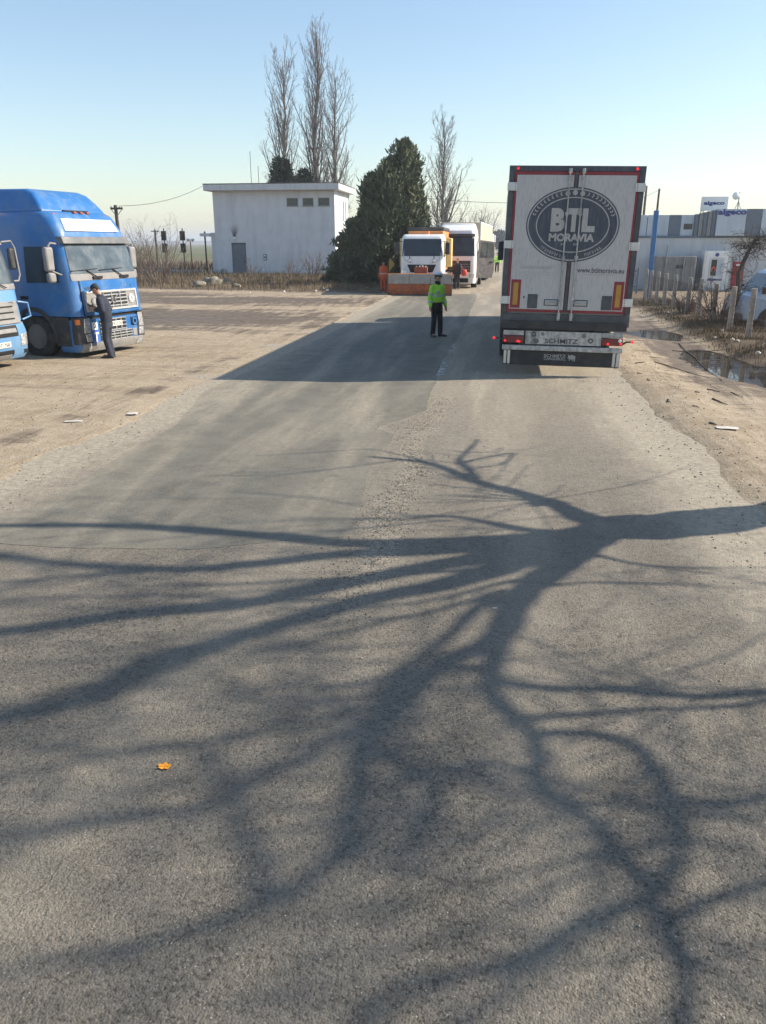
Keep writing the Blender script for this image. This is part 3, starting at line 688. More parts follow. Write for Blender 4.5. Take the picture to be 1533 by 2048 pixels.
    for sy, sh in ((-1, 0), (1, 0)):
        for x, z in prof: vs_.append((x, sy * (1.10 - (z - 3.27) * .42), z))
    fs = [tuple(range(n - 1, -1, -1)), tuple(range(n, 2 * n))] + [(i, (i + 1) % n, n + (i + 1) % n, n + i) for i in range(n)]
    MB().add(vs_, fs).build('roof_deflector', K['blue'], root, bev=.10, smooth=50, seg=5)
    box_part('roof_hatch', K['black'], root, -.86, -.78, -.42, .42, 3.29, 3.33, .01)
    MB().tube([(-.80, .35, 3.26), (-1.35, .35, 3.72)], .006, 5).build('aerial', K['black'], root)
    # side of the roof deflector
    # grille
    mb = MB(); C.pf(mb, [(-.88, 1.10), (.92, 1.10), (.92, 1.50), (-.88, 1.50)], .034, .02, 16, 4); gr = mb.build('grille', K['grey_plastic'], root, bev=.005)
    for (y0, y1, z0, z1) in ((-.92, .96, 1.485, 1.53), (-.92, .96, 1.07, 1.11), (-.92, -.875, 1.112, 1.483), (.915, .96, 1.112, 1.483)):
        mb = MB(); C.pr(mb, y0, y1, z0, z1, .048, .03, 12, 2); mb.build('grille_frame', K['silver'], gr)
    mb = MB(); C.pr(mb, -.52, .56, 1.13, 1.47, .040, .012, 12, 2); mb.build('grille_opening', K['black'], gr)
    for z in (1.165, 1.25, 1.335, 1.42):
        mb = MB(); C.pr(mb, -.52, .56, z - .014, z + .014, .056, .018, 12, 1); mb.build('slat', K['galv'], gr)
    for y in (-.3, .0, .3):
        mb = MB(); C.pr(mb, y - .012, y + .012, 1.13, 1.47, .060, .02, 2, 3); mb.build('slat', K['galv'], gr)
    mb = MB(); C.pf(mb, [(-.36, 1.115), (-.30, 1.115), (.40, 1.49), (.34, 1.49)], .068, .01, 2, 8); mb.build('diagonal_bar', K['chrome'], gr)
    mb = MB(); x = C.front(0, 1.28, .075); mb.lathe([(.055, -.01), (.055, .012), (.075, .012), (.075, -.01)], (x, .02, 1.29), 'x', 20, closed=True); mb.build('badge', K['chrome'], gr)
    for y, tx in ((.74, '5'), (-.62, '')):
        x = C.front(y, 1.30, .05); mb = MB(); mb.lathe([(.105, -.006), (.105, .008), (.002, .008)], (x, y, 1.30), 'x', 24); st = mb.build('sticker', K['signw'] if tx else K['palep'], gr, smooth=30)
        mb = MB(); mb.lathe([(.078, .0), (.078, .006), (.090, .006), (.090, .0)], (x + .006, y, 1.30), 'x', 24, closed=True); mb.build('sticker_ring', K['print'], st)
        if tx: ptxt('lettering', K['print'], st, tx, (x + .012, y, 1.30), .06, .095, bold=.02)
    x = C.front(-.72, 1.62, .022); ptxt('lettering', K['chrome'], root, 'VOLVO', (x + .006, -.70, 1.60), .36, .075, bold=.02)
    for y in (.62, .80): ptxt('lettering', K['chrome'], root, 'FH'[int(y > .7)], (C.front(y, 1.62, .022) + .005, y, 1.60), .05, .06, bold=.01)
    # bumper details
    for (y0, y1, z0, z1, n_) in ((-.55, .42, .60, .86, 3), (-.55, .62, .37, .56, 3)):
        mb = MB(); C.pr(mb, y0, y1, z0, z1, .008, .02, 10, 2); g2 = mb.build('lower_grille', K['black'], root)
        for k in range(n_ + 1):
            z = z0 + (z1 - z0) * k / n_; mb = MB(); C.pr(mb, y0, y1, z - .012, z + .012, .026, .02, 10, 1); mb.build('slat', K['galv'], g2)
        for k in range(1, 5):
            y = y0 + (y1 - y0) * k / 5; mb = MB(); C.pr(mb, y - .012, y + .012, z0, z1, .03, .02, 2, 2); mb.build('slat', K['galv'], g2)
    mb = MB(); C.pr(mb, -.24, .24, .685, .80, .045, .02, 4, 2); pl = mb.build('number_plate', K['plate'], root)
    ptxt('lettering', K['print'], pl, '52XO 76', (C.front(0, .74, .047), 0, .742), .42, .08, bold=.01)
    mb = MB(); C.pr(mb, -.83, -.62, .35, .62, .02, .02, 4, 3); bs = mb.build('blue_sign', K['bluebox'], root)
    ptxt('lettering', K['signw'], bs, 'T', (C.front(-.72, .48, .022), -.725, .485), .16, .22, bold=.03)
    mb = MB(); C.pr(mb, -.82, -.64, .655, .83, .02, .02, 4, 3); bs = mb.build('white_sign', K['signw'], root)
    ptxt('lettering', K['print'], bs, 'a', (C.front(-.73, .74, .022), -.73, .74), .09, .10, bold=.02)
    mb = MB(); C.pr(mb, .66, .82, .38, .56, .012, .02, 4, 3); mb.build('lamp_cover', K['grey_plastic'], root, bev=.01)
    mb = MB(); C.pr(mb, .62, .86, .64, .84, .006, .02, 4, 3); tow = mb.build('tow_recess', K['black'], root)
    mb = MB(); mb.lathe([(.05, -.02), (.05, .02), (.09, .02), (.09, -.02)], (C.front(.74, .74, .02), .74, .74), 'x', 18, closed=True); mb.build('tow_ring', K['blue'], tow)
    # chassis, rear wheels, trailer headboard behind
    for y in (-.42, .42): box_part('chassis_rail', K['chassis'], root, -6.0, -.7, y - .04, y + .04, .72, .94, .01)
    for sd in (-1, 1):
        for dx in (0,): wheel(root, -5.0, sd * .98, .50, .54, sd)
        box_part('fuel_tank', K['galv'], root, -4.1, -2.5, sd * .72 - .32 if sd > 0 else -1.04, sd * .72 + .32 if sd > 0 else -.40, .42, 1.0, .08)
    box_part('axle', K['chassis'], root, -5.08, -4.92, -.75, .75, .44, .56, .01); box_part('axle', K['chassis'], root, -1.36, -1.24, -.95, .95, .44, .56, .01)
    t = thing('semi_trailer', 'pale curtain trailer coupled behind the bright blue tractor unit', 'trailer', (0, 0, 0)); t.matrix_world = Matrix.Translation((-9.30, 18.68, 0)) @ Matrix.Rotation(h, 4, 'Z')
    generic_box(t, -16, -2.9, 1.25, 1.15, 3.85, K['beige'], K['galv'])
    for sd in (-1, 1):
        for x in (-11, -12.3, -13.6): wheel(t, x, sd * 1.0, .5, .4, sd)
        box_part('chassis_rail', K['chassis'], t, -15.8, -4.6, sd * .5 - .06, sd * .5 + .06, .95, 1.15, .01)
    for x in (-11, -12.3, -13.6): box_part('axle', K['chassis'], t, x - .07, x + .07, -.95, .95, .43, .57, .01); box_part('axle_hanger', K['chassis'], t, x - .05, x + .05, -.55, .55, .5, 1.0, .01)
    return root
blue_tractor()

# ---- pale blue tractor cut by the left edge of the picture
def pale_tractor():
    h = R(-9.0)
    root = thing('tractor_unit', 'pale blue tractor unit with wide grey grille beside the bright blue one', 'truck', (-10.42, 15.35, 0), h)
    C = Cab([(.22, -.10, -2.2, 1.18, .26), (.34, .0, -2.2, 1.23, .30), (.80, .02, -2.2, 1.24, .32), (1.02, -.06, -2.2, 1.22, .30), (1.72, -.12, -2.2, 1.2, .28), (2.58, -.34, -2.2, 1.15, .26), (2.74, -.42, -2.2, 1.12, .28), (2.95, -.62, -2.2, 1.08, .34), (3.2, -.95, -2.2, 1.04, .38), (3.5, -1.4, -2.2, .98, .4), (3.62, -1.75, -2.2, .9, .3)])
    mb = MB(); C.loft(mb, 1.0, 3.62); mb.build('cab_body', K['pale_blue'], root, smooth=40)
    C2 = Cab([(z, a, -.66, w_, r_) for z, a, b, w_, r_ in C.S[:4]]); mb = MB(); C2.loft(mb, .22, .97); mb.build('bumper', K['pale_blue'], root, smooth=40)
    mb = MB(); C.pr(mb, -.98, .98, .955, 1.42, .03, .05, 14, 5); gr = mb.build('grille', K['grey_plastic'], root, bev=.02)
    for z in (1.06, 1.19, 1.31):
        mb = MB(); C.pr(mb, -.82, .82, z - .012, z + .012, .034, .02, 12, 1); mb.build('slot', K['black'], gr)
        mb = MB(); C.pr(mb, -.82, .82, z + .014, z + .075, .05, .03, 12, 2); mb.build('slat', K['grey_plastic'], gr, bev=.01)
    ptxt('lettering', K['chrome'], root, 'AXOR', (C.front(.72, 1.385, .04), .72, 1.385), .28, .055, bold=.02)
    mb = MB(); C.pr(mb, -.80, .80, .70, .93, .006, .02, 12, 3); lg = mb.build('lower_intake', K['black'], root)
    mb = MB(); C.pr(mb, -.74, .74, .78, .87, .03, .03, 12, 2); mb.build('slat', K['grey_plastic'], lg, bev=.01)
    mb = MB(); C.pr(mb, -.62, .62, .30, .42, .012, .02, 12, 2); lg = mb.build('lower_intake', K['black'], root)
    mb = MB(); C.pr(mb, -.55, .55, .24, .33, .03, .03, 12, 2); mb.build('slat', K['grey_plastic'], lg, bev=.01)
    mb = MB(); C.pr(mb, .03, .53, .49, .60, .02, .02, 4, 2); pl = mb.build('number_plate', K['plate'], root)
    ptxt('lettering', K['print'], pl, '2MT 750', (C.front(.28, .545, .023), .28, .545), .42, .075, bold=.01)
    mb = MB(); C.pf(mb, [(-1.08, 1.78), (1.08, 1.78), (1.02, 2.56), (-1.02, 2.56)], .012, .02, 18, 8); mb.build('windscreen', K['glass'], root)
    mb = MB(); C.pr(mb, -1.12, 1.12, 1.66, 1.775, .014, .02, 18); mb.build('cowl', K['grey_plastic'], root)
    mb = MB(); C.pf(mb, [(-1.1, 2.56), (1.1, 2.56), (1.1, 2.72), (-1.1, 2.72)], .07, .08, 18, 3); mb.build('sun_visor', K['grey_plastic'], root, bev=.01)
    for y0 in (-.2, .75): MB().tube([(C.front(y0, 1.70, .05), y0, 1.70), (C.front(y0 - .3, 1.84, .035), y0 - .3, 1.84), (C.front(y0 - .8, 1.86, .03), y0 - .8, 1.86)], .012, 6).build('wiper', K['black'], root)
    for sd in (-1, 1):
        mb = MB(); q = [(sd * .86, .48), (sd * 1.15, .50), (sd * 1.13, .76), (sd * .86, .72)]
        C.pf(mb, q if sd > 0 else [q[1], q[0], q[3], q[2]], .014, .02, 8, 5); mb.build('headlight', K['lampw'], root, bev=.008)
        mb = MB(); q = [(sd * .92, .32), (sd * 1.06, .32), (sd * 1.06, .40), (sd * .92, .40)]
        C.pf(mb, q if sd > 0 else [q[1], q[0], q[3], q[2]], .010, .02, 4, 2); mb.build('fog_lamp', K['black'], root)
        MB().tube([(C.front(sd * 1.0, 1.36, .0), sd * 1.04, 1.40), (C.front(sd * 1.0, 1.3, .05), sd * 1.27, 1.36), (C.front(sd * 1.0, 1.1, .05), sd * 1.30, 1.08), (C.front(sd * 1.0, 1.0, .0), sd * 1.08, 1.02)], .022, 8).build('grab_handle', K['pale_blue'], root)
        arm = MB().tube([(-.36, sd * 1.1, 2.62), (-.30, sd * 1.32, 2.64), (-.26, sd * 1.36, 2.5), (-.22, sd * 1.37, 1.95), (-.20, sd * 1.28, 1.82), (-.2, sd * 1.14, 1.82)], .02, 8).build('mirror_arm', K['grey_plastic'], root)
        box_part('mirror', K['dark_plastic'], arm, -.36, -.26, sd * 1.30 - .09, sd * 1.30 + .09, 2.05, 2.5, .04)
        mb = MB(); C.ps(mb, sd, [(-1.5, 1.7), (-.5, 1.7), (-.6, 2.5), (-1.5, 2.5)], .008, .01); mb.build('door_window', K['glassdark'], root)
        wheel(root, -1.32, sd * 1.05, .5, .32, sd); wheel(root, -4.9, sd * .96, .5, .52, sd)
        box_part('chassis_rail', K['chassis'], root, -5.8, -.6, sd * .42 - .04, sd * .42 + .04, .72, .94, .01)
    for x in (-1.32, -4.9): box_part('axle', K['chassis'], root, x - .07, x + .07, -.92, .92, .44, .56, .01)
pale_tractor()

# ---- refrigerated trailer ahead, seen from behind
def rear_trailer():
    root = thing('semi_trailer_truck', 'dirty white box trailer truck with oval logo on its rear doors', 'truck', (1.285, 16.7, .035), rot=(0, .017, 0))
    L_ = 11.9; g, wht = K['trailer_grey'], K['trailer_white']
    RX = ((1, 0, 0), (0, 0, 1))
    def rp(name, mat, x0, x1, z0, z1, y0, y1, par=None, bev=.004): return MB().bx(x0, x1, y0, y1, z0, z1).build(name, mat, par or root, bev=bev)
    rp('box_body', K['trailer_white'], -1.26, 1.26, 1.12, 3.93, .06, L_, bev=.02)
    # rear frame
    fr = rp('rear_frame', g, -1.275, -1.17, 1.02, 3.94, -.02, .08); rp('rear_frame', g, 1.17, 1.275, 1.02, 3.94, -.02, .08)
    rp('top_beam', K['logo'], -1.275, 1.275, 3.86, 3.955, -.022, .07); rp('rear_sill', g, -1.275, 1.275, .98, 1.20, -.03, .1)
    rp('bump_rail', K['flap'], -1.24, 1.24, .90, 1.06, -.06, .0)
    for sx in (-1, 1):
        MB().lathe([(.028, .0), (.022, -.015), (.004, -.02)], (sx * 1.11, -.022, 3.905), 'y', 12).build('roof_lamp', K['redlit'], root)
        x0, x1 = sorted((sx * .035, sx * 1.165))
        rp('door_seal', K['redstripe'], x0, x1, 1.235, 3.855, -.015, .05)
        xi, xo = sorted((sx * .045, sx * 1.118))
        d = rp('door', wht, xi, xo, 1.29, 3.79, -.035, -.0148)
        for z in (1.46, 2.52, 3.58):
            hx0, hx1 = sorted((sx * 1.105, sx * 1.295)); hg = rp('hinge', K['alu'], hx0, hx1, z - .075, z + .075, -.052, -.0355)
            for dz in (-.045, 0, .045): MB().lathe([(.010, -.054), (.009, -.06), (.002, -.061)], (sx * 1.14, 0, z + dz), 'y', 8).build('bolt', K['black'], hg)
        xr = sx * .125
        rod = MB().tube([(xr, -.065, 1.14), (xr, -.065, 3.86)], .0145, 10).build('lock_rod', K['galv'], root)
        for z in (1.2, 1.5, 2.3, 3.1, 3.72): box_part('rod_bracket', K['galv'], rod, xr - .035, xr + .035, -.07, -.036, z - .03, z + .03, .006)
        for z in (1.13, 3.86): box_part('lock_cam', K['galv'], rod, xr - .03, xr + .03, -.085, -.03, z - .045, z + .045, .008)
        hx0, hx1 = sorted((sx * .15, sx * .43)); hr = rp('handle_recess', K['trailer_grey'], hx0, hx1, 1.365, 1.495, -.0362, -.034)
        hh = rp('handle_plate', wht, hx0 + .022, hx1 - .022, 1.385, 1.475, -.0385, -.0355, hr)
        MB().tube([(xr, -.075, 1.44), (sx * .40, -.062, 1.43)], .012, 8).build('handle', K['galv'], hr)
        # reflectors and buffers
        rx0, rx1 = sorted((sx * .905, sx * 1.10)); rf = rp('reflector', K['redstripe'], rx0, rx1, 1.31, 1.86, -.0395, -.0355)
        rp('reflector_field', K['yellow'], rx0 + .05, rx1 - .05, 1.37, 1.80, -.042, -.039, rf)
        bx0, bx1 = sorted((sx * .695, sx * .895)) if sx > 0 else (-.755, -.56); rp('buffer_pad', g, bx0, bx1, 1.31, 1.585, -.044, -.0355)
        rp('bolt', K['black'], sx * .83 - .012, sx * .83 + .012, 1.50, 1.545, -.04, -.035)
        # lights
        lx0, lx1 = sorted((sx * .78, sx * 1.19)); lb = rp('light_board', K['galv'], lx0, lx1, .77, .865, -.05, .0)
        tl = rp('tail_light', K['red'], lx0, lx1, .62, .765, -.085, -.01, bev=.012)
        for k, (xx, zz) in enumerate(((1.15, .66), (.90, .655), (.86, .65))):
            if sx > 0 and k == 2: continue
            MB().lathe([(.026, .0), (.02, -.012), (.003, -.015)], (sx * xx, -.086, zz), 'y', 12).build('lit_lamp', K['redlit'], tl)
        MB().lathe([(.035, .0), (.03, -.012), (.003, -.014)], (sx * 1.13, -.086, .72), 'y', 12).build('lens', K['signw'] if sx > 0 else K['red'], tl)
        mk = MB().tube([(sx * 1.16, -.04, .63), (sx * 1.26, -.05, .70), (sx * 1.36, -.05, .705)], .018, 8).build('marker_arm', K['rubber'], root)
        MB().lathe([(.004, -.1), (.028, -.085), (.03, -.05), (.004, -.03)], (sx * 1.375, 0, .705), 'y', 12).build('marker_lamp', K['redlit'], mk)
        for k in (0, 1): rp('flap_strip', K['alu'], sx * (1.13 - .075 * k) - .027, sx * (1.13 - .075 * k) + .027, .19, .465, -.03, -.0155)
        for y in (6.5, ): pass
    rp('centre_seam', K['trailer_grey'], -.03, .03, 1.24, 3.80, -.030, -.01)
    cb = rp('crossbeam', K['galv'], -.745, .775, .60, .865, -.045, .0)
    ptxt('lettering', K['print'], cb, 'SCHMITZ', (-.02, -.047, .675), .66, .095, RX, .025)
    for x, z, r_ in ((-.58, .80, .05), (-.40, .81, .03), (.42, .80, .035), (-.52, .67, .045), (.56, .70, .05)):
        MB().lathe([(r_ * .6, -.05), (r_ * .6, -.062), (r_, -.062), (r_, -.044)], (x, 0, z), 'y', 16, closed=True).build('fitting', K['trailer_grey'], cb)
    rp('mount_plate', K['chassis'], -.78, -.70, .60, 1.0, -.02, .06); rp('mount_plate', K['chassis'], .70, .79, .60, 1.0, -.02, .06)
    bp = rp('bumper', K['galv'], -1.20, 1.20, .475, .575, -.09, -.02, bev=.012)
    fl = rp('mud_flap', K['flap'], -1.17, 1.17, .17, .48, -.015, .0)
    ptxt('lettering', K['palep'], fl, 'SCHMITZ', (-.12, -.016, .375), .44, .058, RX, .02); ptxt('lettering', K['palep'], fl, 'CARGOBULL', (-.12, -.016, .315), .44, .055, RX, .02)
    bull = [(-.06, .03), (-.075, .07), (-.05, .05), (-.02, .045), (.0, .06), (.05, .05), (.085, .03), (.08, -.02), (.075, -.07), (.055, -.07), (.05, -.03), (.03, -.025), (.035, -.06), (.02, -.06), (.005, -.025), (-.02, -.03), (-.03, -.06), (-.045, -.055), (-.04, -.01), (-.07, -.01)]
    MB().prism([(a + .21, b + .345) for a, b in bull], 'y', -.018, -.0155).build('emblem', K['palep'], fl, smooth=0)
    # oval logo, printed on the doors
    cx_, cz = .0, 2.895; 
    def ring(name, a, b, th_a, mat, y, par=None, n=72):
        mb = MB(); vs_ = []
        for k in range(n):
            t = 2 * math.pi * k / n; vs_ += [(cx_ + a * math.cos(t), y, cz + b * math.sin(t)), (cx_ + (a - th_a) * math.cos(t), y, cz + (b - th_a) * math.sin(t))]
        fs = [(2 * k, 2 * ((k + 1) % n), 2 * ((k + 1) % n) + 1, 2 * k + 1) for k in range(n)]
        mb.add(vs_, fs); return mb.build(name, mat, par or root, smooth=0)
    mb = MB(); n = 72; mb.add([(cx_ + .89 * math.cos(2 * math.pi * k / n), -.0365, cz + .685 * math.sin(2 * math.pi * k / n)) for k in range(n)], [tuple(range(n))]); lg = mb.build('logo', K['logo'], root, smooth=0)
    ring('logo_ring', .865, .66, .022, K['logolight'], -.0378, lg); ring('logo_ring', .70, .51, .02, K['logolight'], -.0378, lg)
    ptxt('lettering', K['logolight'], lg, 'B', (-.285, -.0376, 2.985), .27, .43, RX, .06); ptxt('lettering', K['logolight'], lg, 'T', (.015, -.0376, 2.985), .27, .43, RX, .06); ptxt('lettering', K['logolight'], lg, 'L', (.30, -.0376, 2.985), .25, .43, RX, .06)
    ptxt('lettering', K['logolight'], lg, 'MORAVIA', (.0, -.0376, 2.665), .87, .15, RX, .045)
    for x in (-.18, -.14, .06, .10): rp('lettering', K['palep'], x - .012, x + .012, 2.52, 2.56, -.0378, -.037, lg, 0)
    for x in (-.14, 0, .14):
        MB().lathe([(.048, -.0368), (.048, -.0378), (.001, -.0379)], (x, 0, cz + .585 - abs(x) * .12), 'y', 18).build('logo_dot', K['logolight'], lg)
    for sx in (-1, 1):                                   # the sprigs in the ring
        for k in range(9):
            t = math.pi / 2 - sx * (.36 + k * .115); px, pz = cx_ + .785 * math.cos(t), cz + .585 * math.sin(t); mb = MB()
            for s2 in (-1, 1):
                a = t + math.pi / 2 * sx + s2 * .7; l = .055
                p0 = Vector((px, -.0378, pz)); d = Vector((math.cos(a), 0, math.sin(a))) * l; q = Vector((-math.sin(a), 0, math.cos(a))) * .014
                mb.add([p0, p0 + d * .5 + q, p0 + d, p0 + d * .5 - q], [(0, 1, 2, 3)])
            mb.build('logo_leaf', K['logolight'], lg, smooth=0)
    for body, t0, t1 in (('Transport', R(225), R(256)), ('Moravia', R(292), R(315))):
        for k, ch in enumerate(body):
            t = t0 + (t1 - t0) * k / (len(body) - 1); c_ = Vector((cx_ + .785 * math.cos(t), -.0374, cz + .585 * math.sin(t)))
            tx = Vector((-math.sin(t) * .785, 0, math.cos(t) * .585)).normalized()
            MB().text(ch, c_, tx, Vector((-tx.z, 0, tx.x)), .035, .055, .01).build('lettering', K['palep'], lg, smooth=0)
    ptxt('lettering', K['palep'], root, 'EXPORT-IMPORT', (-.63, -.037, 2.09), .62, .06, RX, .0); ptxt('lettering', K['print'], root, 'www.btlmoravia.eu', (.615, -.037, 2.065), .90, .10, RX, .01)
    for (x, z, wd) in ((-.64, 2.005, .60), (-.64, 1.955, .58), (.6, 1.985, .58)):
        mb = MB(); k = 0; xx = x - wd / 2
        while xx < x + wd / 2: 
            l = .012 + .02 * rng.random(); mb.bx(xx, xx + l, -.0372, -.0355, z - .011, z + .011); xx += l + .012
        mb.build('fine_print', K['logolight'], root, smooth=0)
    # running gear
    for y in (2.6, 3.9, 5.2):
        for sx in (-1, 1):
            o = wheel(root, 0, 0, .5, .42, sx); o.location = (sx * 1.03, y, 0); o.rotation_euler = (0, 0, math.pi / 2); o.rotation_euler.z = -math.pi / 2 * 1
        rp('axle', K['chassis'], -1.0, 1.0, .44, .56, y - .07, y + .07); rp('axle_hanger', K['chassis'], -.55, .55, .5, 1.0, y - .1, y - .02)
    for sx in (-1, 1):
        rp('chassis_rail', K['chassis'], sx * .5 - .06, sx * .5 + .06, .86, 1.13, .05, L_ - 1.2); rp('mudguard', K['flap'], sx * 1.03 - .24, sx * 1.03 + .24, 1.04, 1.09, 1.9, 5.9)
        rp('side_guard', K['galv'], sx * 1.2 - .015, sx * 1.2 + .015, .55, .95, 6.2, 9.4)
    # its tractor
    C = Cab([(.25, 0, -1.9, 1.22, .25), (1.0, 0, -1.9, 1.24, .25), (1.9, -.1, -1.9, 1.22, .25), (2.9, -.35, -1.9, 1.15, .25), (3.15, -.55, -1.9, 1.05, .3)])
    mb = MB(); C.loft(mb, .55, 3.15); o = mb.build('tractor_cab', K['blue'], root); o.location = (0, 14.1, 0); o.rotation_euler = (0, 0, math.pi / 2)
    for sx in (-1, 1):
        mm = MB().tube([(sx * 1.1, 13.6, 2.45), (sx * 1.42, 13.7, 2.5)], .02, 8).build('mirror_arm', K['black'], root); box_part('mirror', K['dark_plastic'], mm, sx * 1.36 - .10, sx * 1.36 + .10, 13.62, 13.78, 1.95, 2.6, .04)
        for y in (9.6, 13.0):
            o = wheel(root, 0, 0, .5, .32, sx); o.location = (sx * 1.06, y, 0); o.rotation_euler = (0, 0, -math.pi / 2)
        rp('chassis_rail', K['chassis'], sx * .42 - .04, sx * .42 + .04, .72, .94, 8.9, 14.0)
    for y in (9.6, 13.0): rp('axle', K['chassis'], -1.0, 1.0, .44, .56, y - .07, y + .07)
rear_trailer()

# ---- snow plough truck coming towards us
def plough_truck():
    root = thing('plough_truck', 'white cab snow plough truck with wide orange plough blade and orange hopper', 'truck', (-4.13, 43.2, 0), -math.pi / 2)
    C = Cab([(.5, -.02, -1.9, 1.10, .2), (1.06, 0, -1.9, 1.12, .22), (1.55, -.02, -1.9, 1.13, .22), (1.9, -.07, -1.9, 1.12, .2), (2.82, -.26, -1.9, 1.10, .2), (2.95, -.34, -1.9, 1.07, .25), (3.03, -.5, -1.9, 1.0, .3)])
    mb = MB(); C.loft(mb, .5, 3.03); mb.build('cab_body', K['white'], root)
    mb = MB(); C.pf(mb, [(-1.04, 1.95), (1.04, 1.95), (.99, 2.80), (-.99, 2.80)], .012, .02, 14, 6); mb.build('windscreen', K['glassdark'], root)
    mb = MB(); C.pf(mb, [(-.58, 1.14), (.58, 1.14), (.76, 1.53), (-.76, 1.53)], .012, .02, 12, 4); gr = mb.build('grille', K['black'], root)
    for z in (1.24, 1.34, 1.44):
        mb = MB(); C.pr(mb, -.58, .58, z - .012, z + .012, .028, .02, 8, 1); mb.build('slat', K['dark_plastic'], gr)
    ptxt('lettering', K['chrome'], gr, 'MAN', (C.front(0, 1.5, .035), 0, 1.495), .24, .06, bold=.02)
    for s in (-1, 1):
        MB().lathe([(.002, .0), (.075, .01), (.08, .05), (.06, .07), (.002, .075)], (C.front(s * .64, 1.7, .03), s * .64, 1.72), 'x', 16).build('work_lamp', K['lampw'], root)
        MB().tube([(C.front(s * .64, 1.8, .02), s * .64, 1.78), (C.front(s * .64, 1.9, .02), s * .64, 1.95)], .02, 6).build('lamp_bracket', K['black'], root)
        MB().tube([(C.front(s * .5, 1.65, .02), s * .5, 1.62), (C.front(s * .85, 1.7, .02), s * .88, 1.74), (C.front(s * .95, 1.9, .02), s * .97, 1.94)], .008, 5).build('cable', K['black'], root)
        arm = MB().tube([(-.3, s * 1.05, 2.68), (-.2, s * 1.30, 2.68), (-.2, s * 1.30, 2.02), (-.2, s * 1.1, 1.95)], .018, 6).build('mirror_arm', K['black'], root)
        box_part('mirror', K['dark_plastic'], arm, -.26, -.14, s * 1.32 - .12, s * 1.32 + .12, 2.03, 2.63, .03)
        mb = MB(); C.ps(mb, s, [(-1.3, 1.85), (-.35, 1.9), (-.45, 2.7), (-1.3, 2.7)], .008, .01); mb.build('door_window', K['glassdark'], root)
        mb = MB(); q = [(s * .80, 1.05), (s * 1.08, 1.05), (s * 1.08, 1.22), (s * .84, 1.22)]
        C.pf(mb, q if s > 0 else [q[1], q[0], q[3], q[2]], .01, .02, 6, 3); mb.build('headlight', K['lampw'], root)
        for x in (-1.3, -4.9, -6.2): wheel(root, x, s * .98, .5, .34, s)
        box_part('chassis_rail', K['chassis'], root, -7.0, -.3, s * .4 - .05, s * .4 + .05, .75, 1.0, .01)
    for x in (-1.3, -4.9, -6.2): box_part('axle', K['chassis'], root, x - .07, x + .07, -.9, .9, .43, .57, .01)
    box_part('bumper', K['white'], root, -.3, .05, -1.1, 1.1, .62, 1.06, .05); box_part('plough_mount', K['chassis'], root, .0, .62, -.5, .5, .42, .8, .02)
    box_part('hydraulic_unit', K['brown'], root, .06, .42, -.34, .34, 1.06, 1.42, .02)
    for k in range(4): MB().lathe([(.002, 1.42), (.035, 1.43), (.035, 1.46), (.002, 1.47)], (.24, -.24 + k * .16, 0), 'z', 8).build('valve', K['signw'], root)
    MB().lathe([(.07, 3.03), (.07, 3.1), (.055, 3.18), (.01, 3.2)], (-.8, .25, 0), 'z', 12).build('beacon', K['amber'], root)
    # hopper body behind the cab
    hp = MB().prism([(-7.0, 1.1), (-2.1, 1.1), (-2.1, 3.22), (-7.0, 3.22)], 'y', -.95, .95).build('hopper', K['orange2'], root, bev=.03)
    for x in (-2.12, -3.6, -5.2, -6.98): box_part('hopper_rib', K['hopper'], hp, x - .05, x + .05, -1.12, 1.12, 1.3, 2.9, .01)
    box_part('hopper_cover', K['dark_plastic'], root, -7.0, -2.15, -.98, .98, 3.22, 3.42, .04)
    for s in (-1, 1):
        box_part('side_tank', K['hopper'], root, -3.1, -2.15, s * 1.2 - .22, s * 1.2 + .22, 1.35, 2.85, .04); box_part('mudguard', K['galv'], root, -2.0, -.7, s * 1.03 - .2, s * 1.03 + .2, 1.02, 1.08, .02)
    # blade
    prof = [(.62, .05), (.66, .18), (.70, .35), (.70, .55), (.66, .75), (.60, .9), (.54, 1.0)]
    vs_, fs = [], []; n = len(prof)
    for y in (-1.64, 1.64):
        for x, z in prof: vs_.append((x + .02, y, z))
        for x, z in prof: vs_.append((x - .05, y, z))
    fs = [(i, i + 1, 2 * n + i + 1, 2 * n + i) for i in range(n - 1)] + [(n + i, 3 * n + i, 3 * n + i + 1, n + i + 1) for i in range(n - 1)]
    fs += [(0, 2 * n, 3 * n, n), (n - 1, 2 * n - 1, 4 * n - 1, 3 * n - 1)] + [(i, n + i, n + i + 1, i + 1) for i in range(n - 1)] + [(2 * n + i, 2 * n + i + 1, 3 * n + i + 1, 3 * n + i) for i in range(n - 1)]
    # concave face towards the front
    bl = MB().add([(1.32 - x + .0, y, z) if False else (x + .25, y, z) for x, y, z in vs_], fs).build('plough_blade', K['orange'], root)
    box_part('cutting_edge', K['cutter'], bl, .84, .90, -1.66, 1.66, .02, .20, .01)
    for k in range(3): box_part('rubber_flap', K['rubberflap'], bl, .985, 1.01, -1.62 + k * 1.09, -.55 + k * 1.09, .60, 1.08, .012, rot=Matrix.Rotation(R(-5), 3, 'Y'))
    box_part('rim_bar', K['orange2'], bl, .78, .98, -1.66, 1.66, 1.05, 1.11, .01)
    for s in (-1, 1):
        box_part('end_plate', K['cutter'], bl, .80, 1.0, s * 1.66 - .02, s * 1.66 + .02, .03, 1.0, .01); box_part('push_arm', K['chassis'], root, .3, .85, s * .45 - .05, s * .45 + .05, .3, .55, .01)
plough_truck()

